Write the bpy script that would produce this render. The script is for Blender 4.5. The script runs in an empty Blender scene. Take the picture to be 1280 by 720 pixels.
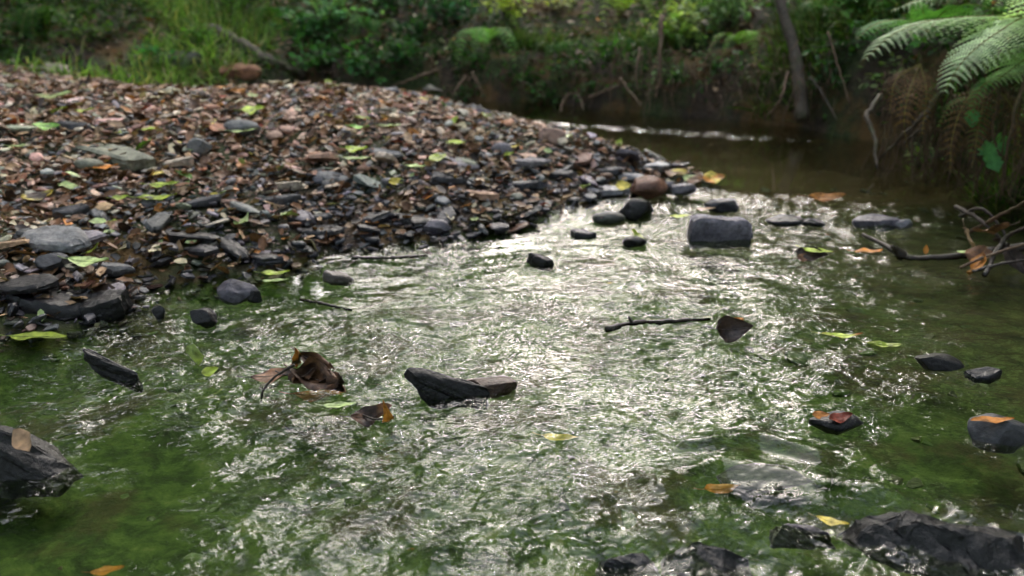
import bpy, bmesh, math, random
import numpy as np
from mathutils import Vector, Matrix, Euler
R = math.radians
rng = np.random.default_rng(11)
random.seed(5)
S = bpy.context.scene
COL = S.collection

# ------------------------------------------------------------------ camera, sky, sun, exposure
CAM_H, F_PX, PITCH = 0.5, 1005.0, R(20.7)
cam = bpy.data.cameras.new('camera'); cam_o = bpy.data.objects.new('camera', cam); COL.objects.link(cam_o)
cam_o.location = (0, 0, CAM_H); cam_o.rotation_euler = (R(90) - PITCH, 0, 0)
cam.sensor_width = 36; cam.lens = F_PX / 1280 * 36; cam.clip_start = 0.02; cam.clip_end = 800
cam.dof.use_dof = True; cam.dof.focus_distance = 1.03; cam.dof.aperture_fstop = 4.0; cam.dof.aperture_blades = 0
S.camera = cam_o
SUN_EL, SUN_AZ = R(41), R(9)          # sun ahead of the camera, a little to the right
W = bpy.data.worlds.new('World'); S.world = W; W.use_nodes = True
nt = W.node_tree; bg = nt.nodes['Background']
sky = nt.nodes.new('ShaderNodeTexSky'); sky.sky_type = 'NISHITA'; sky.sun_disc = False
sky.sun_elevation = SUN_EL; sky.sun_rotation = SUN_AZ; sky.air_density = 1.0; sky.dust_density = 6.0; sky.ozone_density = 0.6
hs = nt.nodes.new('ShaderNodeHueSaturation'); hs.inputs['Saturation'].default_value = 0.6
nt.links.new(sky.outputs[0], hs.inputs['Color']); nt.links.new(hs.outputs[0], bg.inputs['Color'])
bg.inputs['Strength'].default_value = 0.13
sl = bpy.data.lights.new('sun', 'SUN'); sl.energy = .6; sl.angle = R(10); sl.color = (1, 0.975, 0.965)
so = bpy.data.objects.new('sun', sl); COL.objects.link(so)
sd = Vector((math.sin(SUN_AZ) * math.cos(SUN_EL), math.cos(SUN_AZ) * math.cos(SUN_EL), math.sin(SUN_EL)))
so.rotation_euler = sd.to_track_quat('Z', 'Y').to_euler()
S.view_settings.view_transform = 'Standard'; S.view_settings.look = 'None'; S.view_settings.gamma = 1
S.view_settings.exposure = 2.85
S.cycles.use_denoising = True; S.cycles.caustics_refractive = False; S.cycles.caustics_reflective = False
S.cycles.max_bounces = 8; S.cycles.diffuse_bounces = 3; S.cycles.glossy_bounces = 3; S.cycles.transmission_bounces = 5
S.cycles.transparent_max_bounces = 6; S.cycles.sample_clamp_indirect = 4; S.cycles.sample_clamp_direct = 0

# ------------------------------------------------------------------ view geometry helpers
SP, CP = math.sin(PITCH), math.cos(PITCH)
def ray(px, py):
    u = (px - 640) / F_PX; v = (py - 360) / F_PX
    return np.array([u, CP - v * SP, -SP - v * CP])
def P3(px, py, t): return np.array([0, 0, CAM_H]) + t * ray(px, py)
def W0(px, py, z=0.0):
    d = ray(px, py); return P3(px, py, (z - CAM_H) / d[2])

def noise2(x, y, seed, f0, octs=4, n=7):
    r = np.random.default_rng(seed); out = np.zeros(np.shape(x)); amp = 1.0; tot = 0
    for o in range(octs):
        f = f0 * 2 ** o
        for k in range(n):
            a = r.uniform(0, 2 * math.pi); p = r.uniform(0, 6.28); ff = f * r.uniform(.7, 1.4)
            out = out + amp * np.sin(ff * (x * math.cos(a) + y * math.sin(a)) + p + 1.3 * np.sin(ff * .6 * (y * math.cos(a) - x * math.sin(a)) + p * 2))
        tot += amp * math.sqrt(n); amp *= 0.55
    return out / tot

def sdist(x, y, poly):
    """signed distance, positive inside"""
    x = np.asarray(x, float); y = np.asarray(y, float)
    d = np.full(x.shape, 1e9); ins = np.zeros(x.shape, bool)
    n = len(poly)
    for i in range(n):
        ax, ay = poly[i]; bx, by = poly[(i + 1) % n]
        ex, ey = bx - ax, by - ay
        t = np.clip(((x - ax) * ex + (y - ay) * ey) / (ex * ex + ey * ey), 0, 1)
        d = np.minimum(d, np.hypot(x - ax - t * ex, y - ay - t * ey))
        if ey != 0:
            c = ((ay > y) != (by > y)) & (x < ex * (y - ay) / ey + ax); ins ^= c
    return np.where(ins, d, -d)
def sstep(a, b, x):
    t = np.clip((x - a) / (b - a), 0, 1); return t * t * (3 - 2 * t)

BAR = [(-40, .7), (-3, .9), (-1.05, 1.05), (-.74, 1.14), (-.62, 1.22), (-.64, 1.33), (-.46, 1.40), (-.38, 1.53), (-.2, 1.6), (.0, 1.67), (.1, 1.85),
       (.22, 1.98), (.42, 2.08), (.53, 2.16), (.42, 2.34), (.2, 2.68), (0, 3.08), (-.25, 3.38), (-.7, 3.45), (-1.1, 3.3), (-1.3, 3.6), (-1.6, 5), (-40, 6)]
BANK = [(-60, 3.25), (-2.4, 3.2), (-1.5, 3.25), (-1.05, 3.55), (-.95, 3.9), (-.3, 3.78), (.1, 3.68), (.6, 3.32), (1.0, 3.02), (1.22, 2.72), (1.33, 2.3), (1.24, 2.0),
        (1.36, 1.65), (1.5, 1.2), (1.7, .4), (1.9, -2), (3, -60), (90, -60), (90, 90), (-60, 90)]
def H(x, y):
    x = np.asarray(x, float); y = np.asarray(y, float)
    bed = -.055 + .012 * noise2(x, y, 3, 9, 3) - .05 * sstep(1.9, 2.6, y) * sstep(-.3, .5, x)
    sb = sdist(x, y, BAR) + .02 * noise2(x, y, 8, 14, 2)
    bar = np.where(sb > 0, .255 * (1 - np.exp(-np.maximum(sb, 0) / .60)), np.maximum(-.3, sb * .55)) + .012 * noise2(x, y, 9, 8, 3) * sstep(0, .3, sb)
    bk = sdist(x, y, BANK) + .035 * noise2(x, y, 15, 9, 3)
    ht = .13 + .15 * sstep(.9, 1.3, x) - .1 * sstep(-.9, -1.5, x)
    bank = -.08 + (ht + .08) * sstep(-.02, .12, bk) + 1.15 * (1 - np.exp(-np.maximum(bk, 0) * .34)) + np.maximum(bk - 3, 0) * .05 + .05 * noise2(x, y, 16, 3.5, 3) * sstep(.05, .5, bk)
    bank = np.where(bk > -.05, np.minimum(bank, 14 + 0 * bank), -.2)
    far = np.hypot(x, y); bank = bank * np.where(far > 20, .7 + .3 * 20 / np.maximum(far, 1), 1)
    return np.maximum(np.maximum(bed, bar), bank)
def Hs(x, y): return float(H(np.array([x]), np.array([y]))[0])
def hit(px, py, wmin=0.0):
    d = ray(px, py); ts = np.linspace(.4, 7, 1400)
    X = d[0] * ts; Y = d[1] * ts; Z = CAM_H + d[2] * ts
    h = np.maximum(H(X, Y), wmin)
    i = np.argmax(Z < h)
    if not (Z < h).any(): i = len(ts) - 1
    return np.array([X[i], Y[i], h[i]]), ts[i]

# ------------------------------------------------------------------ mesh builder
class MB:
    def __init__(s): s.v = []; s.c = []; s.lo = []; s.sz = []; s.n = 0
    def add(s, v, faces, col=(.5, .5, .5)):
        v = np.asarray(v, float).reshape(-1, 3); s.v.append(v)
        c = np.asarray(col, float); s.c.append(np.tile(c, (len(v), 1)) if c.ndim == 1 else c)
        s.lo.append(np.array([i for f in faces for i in f], np.int64) + s.n); s.sz.append(np.array([len(f) for f in faces], np.int64)); s.n += len(v)
        return s
    def inst(s, proto, M, T, cols):
        v, f = proto; v = np.asarray(v, float); m = len(M)
        vv = np.einsum('mij,nj->mni', M, v) + T[:, None, :]
        lo = np.array([i for q in f for i in q], np.int64); sz = np.array([len(q) for q in f], np.int64)
        s.v.append(vv.reshape(-1, 3)); s.c.append(np.repeat(cols, len(v), 0))
        s.lo.append((lo[None, :] + (np.arange(m) * len(v))[:, None] + s.n).ravel()); s.sz.append(np.tile(sz, m)); s.n += m * len(v)
        return s
    def build(s, name, mat, parent=None, loc=None, smooth=False, sharp=None, matrix=None):
        v = np.concatenate(s.v); c = np.concatenate(s.c); lo = np.concatenate(s.lo); sz = np.concatenate(s.sz)
        if loc is not None: v = v - np.asarray(loc)
        me = bpy.data.meshes.new(name)
        me.vertices.add(len(v)); me.vertices.foreach_set('co', v.ravel())
        me.loops.add(len(lo)); me.loops.foreach_set('vertex_index', lo.astype(np.int32))
        me.polygons.add(len(sz)); st = np.concatenate([[0], np.cumsum(sz)[:-1]])
        me.polygons.foreach_set('loop_start', st.astype(np.int32))
        me.polygons.foreach_set('use_smooth', np.full(len(sz), bool(smooth)))
        me.update(calc_edges=True); me.validate()
        a = me.color_attributes.new('Col', 'FLOAT_COLOR', 'POINT')
        a.data.foreach_set('color', np.hstack([c[:, :3], np.ones((len(c), 1))]).astype(np.float32).ravel())
        if sharp: me.set_sharp_from_angle(angle=R(sharp))
        me.materials.append(mat)
        o = bpy.data.objects.new(name, me); COL.objects.link(o)
        if parent: o.parent = parent
        if loc is not None: o.location = loc
        if matrix is not None: o.matrix_world = matrix
        return o
def tag(o, label=None, cat=None, group=None, kind=None):
    if label: o['label'] = label
    if cat: o['category'] = cat
    if group: o['group'] = group
    if kind: o['kind'] = kind
    return o
def empty(name, loc=(0, 0, 0)):
    o = bpy.data.objects.new(name, None); o.empty_display_size = .05; COL.objects.link(o); o.location = loc; return o

def tube(mb, pts, rad, n=6, col=(.5, .5, .5), cap=True):
    pts = np.asarray(pts, float); m = len(pts); rad = np.broadcast_to(np.asarray(rad, float), (m,)) if np.ndim(rad) == 0 else np.asarray(rad, float)
    tg = np.gradient(pts, axis=0); tg /= np.linalg.norm(tg, axis=1)[:, None] + 1e-9
    ref = np.array([.13, .21, 1.0]); 
    if abs(np.dot(tg.mean(0), ref / np.linalg.norm(ref))) > .9: ref = np.array([1, .2, .1])
    a = np.cross(tg, ref); a /= np.linalg.norm(a, axis=1)[:, None] + 1e-9; b = np.cross(tg, a)
    th = np.arange(n) / n * 2 * math.pi
    v = pts[:, None, :] + rad[:, None, None] * (np.cos(th)[None, :, None] * a[:, None, :] + np.sin(th)[None, :, None] * b[:, None, :])
    f = [(i * n + j, i * n + (j + 1) % n, (i + 1) * n + (j + 1) % n, (i + 1) * n + j) for i in range(m - 1) for j in range(n)]
    if cap: f += [tuple(range(n))[::-1], tuple((m - 1) * n + j for j in range(n))]
    mb.add(v.reshape(-1, 3), f, col)
def spline(ctrl, n=20):
    c = np.asarray(ctrl, float); c = np.vstack([2 * c[0] - c[1], c, 2 * c[-1] - c[-2]]); out = []
    segs = len(c) - 3; k = max(2, n // segs)
    for i in range(segs):
        p0, p1, p2, p3 = c[i:i + 4]
        for t in np.arange(k) / k:
            out.append(.5 * ((2 * p1) + (-p0 + p2) * t + (2 * p0 - 5 * p1 + 4 * p2 - p3) * t * t + (-p0 + 3 * p1 - 3 * p2 + p3) * t ** 3))
    out.append(c[-2]); return np.array(out)
def rotm(yaw=0, pitch=0, roll=0): return np.array(Euler((pitch, roll, yaw)).to_matrix())

# ------------------------------------------------------------------ materials
def newmat(name):
    m = bpy.data.materials.new(name); m.use_nodes = True; n = m.node_tree; n.nodes.clear()
    out = n.nodes.new('ShaderNodeOutputMaterial'); return m, n, out
def N(n, t, **kw):
    x = n.nodes.new(t)
    for k, v in kw.items():
        if k in x.inputs: x.inputs[k].default_value = v
        else: setattr(x, k, v)
    return x
def L(n, a, b): n.links.new(a, b)
def noise(n, scale, detail=4, rough=.55, vec=None, dist=0):
    x = N(n, 'ShaderNodeTexNoise', Scale=scale, Detail=detail, Roughness=rough, Distortion=dist)
    if vec is not None: L(n, vec, x.inputs['Vector'])
    return x.outputs['Fac']
def ramp(n, fac, stops):
    r = n.nodes.new('ShaderNodeValToRGB'); e = r.color_ramp.elements
    while len(e) < len(stops): e.new(.5)
    for q, (p, c) in zip(e, stops): q.position = p; q.color = (*c, 1) if len(c) == 3 else c
    L(n, fac, r.inputs['Fac']); return r.outputs['Color']
def mix(n, fac, a, b, mode='MIX'):
    x = n.nodes.new('ShaderNodeMix'); x.data_type = 'RGBA'; x.blend_type = mode
    for s, v in ((0, fac), (6, a), (7, b)):
        if hasattr(v, 'is_output') or isinstance(v, bpy.types.NodeSocket): L(n, v, x.inputs[s])
        else: x.inputs[s].default_value = v if s == 0 else (*v, 1)
    return x.outputs[2]
def mathn(n, op, a, b=0.0, clamp=False):
    x = n.nodes.new('ShaderNodeMath'); x.operation = op; x.use_clamp = clamp
    for s, v in ((0, a), (1, b)):
        if isinstance(v, bpy.types.NodeSocket): L(n, v, x.inputs[s])
        else: x.inputs[s].default_value = v
    return x.outputs[0]
def maprange(n, v, a, b, c=0, d=1):
    x = N(n, 'ShaderNodeMapRange'); L(n, v, x.inputs['Value'])
    for k, q in (('From Min', a), ('From Max', b), ('To Min', c), ('To Max', d)): x.inputs[k].default_value = q
    return x.outputs[0]
def worldpos(n):
    g = n.nodes.new('ShaderNodeNewGeometry'); s = n.nodes.new('ShaderNodeSeparateXYZ'); L(n, g.outputs['Position'], s.inputs[0]); return g.outputs['Position'], s.outputs
def bump(n, h, strength, dist):
    b = N(n, 'ShaderNodeBump', Strength=strength, Distance=dist); L(n, h, b.inputs['Height']); return b.outputs[0]
def attr(n, name='Col'):
    a = n.nodes.new('ShaderNodeAttribute'); a.attribute_name = name; return a

def m_stone(name, wet_lo=.02, wet_hi=.08, dry_rough=.72, bs=.004, sc=1.0):
    m, n, out = newmat(name); p = N(n, 'ShaderNodeBsdfPrincipled'); pos, xyz = worldpos(n)
    c = attr(n).outputs['Color']; p.inputs['Specular IOR Level'].default_value = .36
    v1 = ramp(n, noise(n, 38 * sc, 6, .65, pos), [(.28, (.4, .38, .35)), (.5, (1, 1, 1)), (.72, (1.55, 1.48, 1.35))])
    v2 = ramp(n, noise(n, 160 * sc, 4, .6, pos), [(.3, (.7, .7, .7)), (.7, (1.25, 1.25, 1.25))])
    base = mix(n, 1.0, mix(n, 1.0, c, v1, 'MULTIPLY'), v2, 'MULTIPLY')
    wz = mathn(n, 'ADD', xyz[2], maprange(n, noise(n, 7, 3, .6, pos), .25, .75, -.03, .03))
    wet = maprange(n, wz, wet_lo, wet_hi, 1, 0)
    basew = mix(n, wet, base, mix(n, 1.0, base, (.36, .36, .40), 'MULTIPLY'))
    L(n, basew, p.inputs['Base Color'])
    L(n, maprange(n, wet, 0, 1, dry_rough, .3), p.inputs['Roughness'])
    h = mathn(n, 'ADD', noise(n, 90 * sc, 6, .7, pos), mathn(n, 'MULTIPLY', noise(n, 25 * sc, 3, .5, pos), 1.5))
    L(n, bump(n, h, .7, bs), p.inputs['Normal']); L(n, p.outputs[0], out.inputs[0]); return m
def m_leaf(name, rough=.45, trans=.3, spec=.5, var=.5):
    m, n, out = newmat(name); p = N(n, 'ShaderNodeBsdfPrincipled', Roughness=rough); pos, xyz = worldpos(n)
    p.inputs['Specular IOR Level'].default_value = spec
    c = attr(n).outputs['Color']
    v = ramp(n, noise(n, 55, 5, .65, pos), [(.3, (1 - var, 1 - var, 1 - var)), (.55, (1, 1, 1)), (.8, (1 + var * .8, 1 + var * .7, 1 + var * .3))])
    b = mix(n, 1.0, c, v, 'MULTIPLY'); L(n, b, p.inputs['Base Color'])
    L(n, bump(n, noise(n, 130, 3, .5, pos), .5, .0015), p.inputs['Normal'])
    t = N(n, 'ShaderNodeBsdfTranslucent'); L(n, mix(n, 1.0, b, (1.3, 1.5, .6), 'MULTIPLY'), t.inputs[0])
    ms = N(n, 'ShaderNodeMixShader', Fac=trans); L(n, p.outputs[0], ms.inputs[1]); L(n, t.outputs[0], ms.inputs[2]); L(n, ms.outputs[0], out.inputs[0]); return m
def m_bark(name, c0, c1, moss=.3, wetz=False):
    m, n, out = newmat(name); p = N(n, 'ShaderNodeBsdfPrincipled', Roughness=.75); pos, xyz = worldpos(n)
    b = ramp(n, noise(n, 45, 6, .7, pos, 1.5), [(.3, c0), (.7, c1)])
    g = maprange(n, noise(n, 12, 4, .6, pos), .5, .65, 0, moss)
    b = mix(n, g, b, (.05, .075, .015))
    if wetz:
        w = maprange(n, xyz[2], .0, .05, 1, 0); b = mix(n, w, b, mix(n, 1.0, b, (.35, .33, .33), 'MULTIPLY')); L(n, maprange(n, w, 0, 1, .7, .2), p.inputs['Roughness'])
    L(n, b, p.inputs['Base Color']); L(n, bump(n, noise(n, 120, 5, .7, pos, 1), .8, .003), p.inputs['Normal']); L(n, p.outputs[0], out.inputs[0]); return m
def m_ground():
    m, n, out = newmat('earth and stream bed'); p = N(n, 'ShaderNodeBsdfPrincipled', Roughness=.85); pos, xyz = worldpos(n)
    earth = ramp(n, noise(n, 22, 7, .7, pos), [(.25, (.012, .008, .005)), (.5, (.045, .028, .017)), (.75, (.11, .07, .042))])
    moss = maprange(n, noise(n, 4.5, 6, .65, pos), .42, .56, 0, .9)
    earth = mix(n, moss, earth, ramp(n, noise(n, 60, 4, .6, pos), [(.3, (.015, .028, .006)), (.7, (.06, .085, .018))]))
    ochre = maprange(n, noise(n, 6, 5, .6, pos), .50, .62, 0, .85); earth = mix(n, ochre, earth, (.16, .085, .025))
    alg = ramp(n, noise(n, 26, 9, .74, pos, .5), [(.32, (.010, .016, .006)), (.45, (.045, .085, .016)), (.58, (.11, .175, .036)), (.72, (.24, .25, .10))])
    brown = ramp(n, noise(n, 30, 6, .7, pos), [(.3, (.02, .02, .008)), (.7, (.12, .095, .04))])
    br = mathn(n, 'ADD', maprange(n, noise(n, 7, 6, .65, pos), .50, .60, 0, .85), maprange(n, mathn(n, 'ADD', xyz[0], mathn(n, 'MULTIPLY', xyz[1], .35)), .75, 1.35, 0, 1), True)
    bed = mix(n, br, alg, brown)
    bed = mix(n, maprange(n, xyz[1], 1.95, 2.3, 0, .9), bed, (.12, .065, .024))
    f = maprange(n, mathn(n, 'ADD', xyz[2], maprange(n, noise(n, 18, 3, .5, pos), .3, .7, -.008, .008)), -.02, .0, 0, 1)
    L(n, mix(n, f, bed, earth), p.inputs['Base Color'])
    L(n, bump(n, noise(n, 55, 8, .75, pos), .9, .02), p.inputs['Normal']); L(n, p.outputs[0], out.inputs[0]); return m
def m_water():
    m, n, out = newmat('running water'); pos, xyz = worldpos(n); rip = attr(n, 'rip').outputs['Fac']
    mp = N(n, 'ShaderNodeMapping'); mp.inputs['Rotation'].default_value = (0, 0, R(-25)); mp.inputs['Scale'].default_value = (.75, 1.25, 1); L(n, pos, mp.inputs['Vector'])
    v = mp.outputs[0]
    a = noise(n, 30, 2, .4, v, .8); b = noise(n, 70, 1, .4, v, 1.2); c = noise(n, 110, 0, .4, v, .6)
    h = mathn(n, 'ADD', mathn(n, 'MULTIPLY', a, 1.0), mathn(n, 'ADD', mathn(n, 'MULTIPLY', b, .55), mathn(n, 'MULTIPLY', c, .16)))
    h = mathn(n, 'MULTIPLY', h, rip)
    nb = bump(n, h, 1.0, .007)
    g = N(n, 'ShaderNodeBsdfGlossy', Roughness=.012); g.inputs[0].default_value = (1, 1, 1, 1); L(n, nb, g.inputs['Normal'])
    r = N(n, 'ShaderNodeBsdfTransparent'); r.inputs[0].default_value = (.84, .92, .72, 1)
    fr = N(n, 'ShaderNodeFresnel', IOR=1.36); L(n, nb, fr.inputs['Normal'])
    ms = N(n, 'ShaderNodeMixShader'); L(n, fr.outputs[0], ms.inputs[0]); L(n, r.outputs[0], ms.inputs[1]); L(n, g.outputs[0], ms.inputs[2])
    L(n, ms.outputs[0], out.inputs[0]); return m
M_STONE = m_stone('slate and stream stone'); M_BED = m_stone('algae coated stone', sc=.8)
M_LIT = m_leaf('fallen leaf', .5, .07, .3, .75); M_FOL = m_leaf('living foliage', .6, .38, .22, .4); M_CAN = m_leaf('tree canopy leaf', .5, .5, .35, .3)
M_BARK = m_bark('bark', (.025, .018, .012), (.13, .10, .075), .5); M_ROOT = m_bark('root bark', (.04, .022, .012), (.17, .10, .055), .25)
M_TWIG = m_bark('wet twig', (.015, .010, .008), (.07, .045, .03), .1, True); M_CHAR = m_bark('charred wet wood', (.006, .005, .005), (.022, .017, .013), .0, True); M_GROUND = m_ground(); M_WATER = m_water()

# ------------------------------------------------------------------ ground sheet (out to the horizon) and water
def axis(lo, hi, st, far):
    core = np.arange(lo, hi + 1e-6, st); a = [lo]; s = st
    while a[-1] > -far: s *= 1.22; a.append(a[-1] - s)
    b = [hi]; s = st
    while b[-1] < far: s *= 1.22; b.append(b[-1] + s)
    return np.concatenate([a[:0:-1], core, b[1:]])
def grid(xs, ys, zf):
    X, Y = np.meshgrid(xs, ys); Z = zf(X, Y); nx = len(xs); ny = len(ys)
    v = np.stack([X, Y, Z], -1).reshape(-1, 3)
    i = (np.arange(ny - 1)[:, None] * nx + np.arange(nx - 1)[None, :]).ravel()
    return v, np.stack([i, i + 1, i + nx + 1, i + nx], -1)
def Hg(x, y):
    bk = np.abs(sdist(x, y, BANK)); r = np.exp(-(bk / .15) ** 2)
    return H(x, y) + r * .03 * noise2(x, y, 77, 30, 3)
v, f = grid(axis(-2.6, 2.2, .022, 250), axis(.2, 5.2, .022, 250), Hg)
g = MB(); g.v.append(v); g.c.append(np.full((len(v), 3), .1)); g.lo.append(f.ravel()); g.sz.append(np.full(len(f), 4)); g.n = len(v)
ground = tag(g.build('ground', M_GROUND, smooth=True), 'earth banks and algae green stream bed', kind='structure')

def gsp(x, y, px, py, rx, ry, rot=0):
    c = W0(px, py); dx = x - c[0]; dy = y - c[1]; ca, sa = math.cos(rot), math.sin(rot)
    return np.exp(-(((dx * ca + dy * sa) / rx) ** 2 + ((-dx * sa + dy * ca) / ry) ** 2))
def rip_amp(x, y):
    a = .50 + .42 * noise2(x * .9 - y * .5, y * .9 + x * 1.1, 31, 9, 3) + .12 * noise2(x, y, 32, 30, 2)
    pool = sstep(1.98, 2.12, y + .33 * (x - .5) + .02 * noise2(x, y, 33, 14, 2)); a = a * (1 - pool) + .012 * pool
    a += .75 * gsp(x, y, 280, 500, .18, .12) + .6 * gsp(x, y, 180, 450, .12, .08) + .4 * gsp(x, y, 400, 600, .12, .08)
    a += .5 * gsp(x, y, 640, 420, .35, .25) * 0.6 + .35 * gsp(x, y, 950, 440, .22, .12)
    a += .7 * gsp(x, y, 1040, 272, .38, .12) + .5 * gsp(x, y, 760, 270, .15, .12)
    a += .4 * gsp(x, y, 480, 620, .14, .1) + .5 * gsp(x, y, 950, 660, .2, .08)
    a -= .30 * gsp(x, y, 640, 440, .10, .07) + .45 * gsp(x, y, 400, 365, .28, .10) + .34 * gsp(x, y, 1170, 400, .25, .22) + .45 * gsp(x, y, 90, 670, .17, .12) + .35 * gsp(x, y, 40, 480, .12, .08) + .25 * gsp(x, y, 350, 600, .07, .06) + .3 * gsp(x, y, 800, 600, .08, .05)
    a += .6 * gsp(x, y, 940, 645, .10, .035) + .5 * gsp(x, y, 830, 690, .08, .04) + .5 * gsp(x, y, 640, 700, .12, .03)
    a -= .25 * gsp(x, y, 1150, 590, .12, .06) + .12 * gsp(x, y, 980, 590, .10, .05)
    for q in ((900, 308), (296, 380), (254, 410), (198, 400), (560, 500), (400, 488), (912, 415), (1175, 465), (1262, 560), (1050, 545), (60, 605), (140, 470), (245, 462), (674, 334), (985, 285), (1100, 288), (794, 310), (470, 530), (1100, 325)):
        a += .35 * gsp(x, y, *q, .05, .035)
    # far line of broken water in the pool
    p0 = W0(600, 148); p1 = W0(1085, 181); dx, dy = p1[0] - p0[0], p1[1] - p0[1]; t = np.clip(((x - p0[0]) * dx + (y - p0[1]) * dy) / (dx * dx + dy * dy), 0, 1)
    d = np.hypot(x - p0[0] - t * dx, y - p0[1] - t * dy); a += .8 * np.exp(-(d / .04) ** 2) * np.clip(.55 + 1.8 * noise2(x, y * 2, 58, 60, 2), 0, 1.6) * (1 + 1.2 * t)
    return np.clip(a, .008, 1.3)
def wave_z(x, y):
    a = rip_amp(x, y)
    near = 1 - sstep(.75, 1.35, y); farr = sstep(1.2, 2.0, y); mid = 1 - near - farr
    xa, ya = x * .55 + y * .12, y * 1.35 - x * .22       # crests lie across the current
    z = a * near * (.00048 * noise2(xa, ya, 41, 330, 2, 16) + .0017 * noise2(xa, ya, 43, 135, 2, 14)) + a * mid * (.00075 * noise2(xa, ya, 44, 240, 2, 18) + .0021 * noise2(xa, ya, 45, 105, 2, 12)) + a * farr * (.0015 * noise2(xa, ya, 46, 170, 2, 14) + .0034 * noise2(xa, ya, 47, 80, 2, 12)) + .0042 * a * noise2(x * .8 + y * .2, y - x * .3, 42, 45, 2, 12)
    # smooth swells over the stones near the camera
    def ridge(pts, w, h):
        pp = [W0(*q)[:2] for q in pts]; best = np.full(np.shape(x), 9.)
        for (ax, ay), (bx, by) in zip(pp[:-1], pp[1:]):
            ex, ey = bx - ax, by - ay; t = np.clip(((x - ax) * ex + (y - ay) * ey) / (ex * ex + ey * ey), 0, 1); best = np.minimum(best, np.hypot(x - ax - t * ex, y - ay - t * ey))
        return 1.5 * h * np.exp(-(best / w) ** 2)
    z += ridge([(820, 610), (900, 585), (1000, 600), (1100, 640)], .022, .010) + ridge([(860, 560), (950, 552), (1020, 572)], .014, .008)
    z += ridge([(560, 690), (700, 640), (830, 630)], .02, .007) + ridge([(850, 672), (900, 655), (950, 670)], .03, .014)
    z -= ridge([(840, 640), (930, 625), (1060, 660)], .016, .008) + ridge([(760, 700), (830, 690)], .02, .008)
    z += ridge([(1080, 640), (1180, 650), (1290, 690)], .03, .012)
    z += ridge([(860, 300), (940, 300)], .03, .006) - ridge([(860, 312), (940, 316)], .02, .004)
    return z
xs = np.concatenate([[-40, -15, -6, -3, -1.6], np.arange(-1.15, 1.6, .0034), [1.9, 2.3, 3, 4]]); ys = np.concatenate([[-60, -20, -8, -3, -1, 0, .25], np.arange(.45, 1.3, .0030), np.arange(1.3, 2.6, .005), np.arange(2.6, 4.3, .02), [4.8, 6]])
v, f = grid(xs, ys, wave_z)
g = MB(); g.v.append(v); g.c.append(np.full((len(v), 3), .1)); g.lo.append(f.ravel()); g.sz.append(np.full(len(f), 4)); g.n = len(v)
water = tag(g.build('water', M_WATER, smooth=True), 'shallow rippling stream water over green algae', kind='structure')
at = water.data.attributes.new('rip', 'FLOAT', 'POINT'); at.data.foreach_set('value', rip_amp(v[:, 0], v[:, 1]).astype(np.float32))

# ------------------------------------------------------------------ stone prototypes
def slate_proto(r, n=None, asp=None, th=None):
    n = n or int(r.integers(5, 9)); asp = asp or r.uniform(.45, .9); th = th or r.uniform(.07, .2)
    ang = np.sort((np.arange(n) + r.uniform(-.33, .33, n)) / n * 2 * math.pi); rad = r.uniform(.38, .52, n)
    o = np.stack([np.cos(ang) * rad, np.sin(ang) * rad * asp], -1); v = []; f = []
    tilt = r.uniform(-.25, .25, 2) * th
    for s, z in ((.86, 0), (1, .3), (.98, .75), (.88, 1)):
        q = o * s + r.normal(0, .012, (n, 2)); zz = th * z + (q @ tilt) * (z > .5)
        v.append(np.column_stack([q, zz]))
    v = np.concatenate(v); 
    for k in range(3): f += [(k * n + i, k * n + (i + 1) % n, (k + 1) * n + (i + 1) % n, (k + 1) * n + i) for i in range(n)]
    f += [tuple(range(n))[::-1], tuple(3 * n + i for i in range(n))]; return v, f
def pebble_proto(r, sub=1):
    bm = bmesh.new(); bmesh.ops.create_icosphere(bm, subdivisions=sub + 1 if sub > 1 else 2, radius=.5)
    p = r.uniform(0, 6, 3)
    for w in bm.verts:
        k = 1 + .14 * math.sin(w.co.x * 7 + p[0]) * math.cos(w.co.y * 6 + p[1]) + .08 * math.sin(w.co.z * 9 + p[2]) + r.normal(0, .02); w.co *= k; w.co.z *= .5; w.co.y *= .75; w.co.z += .2
    v = np.array([w.co[:] for w in bm.verts]); bm.verts.index_update(); f = [tuple(w.index for w in q.verts) for q in bm.faces]; bm.free(); return v, f
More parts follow.
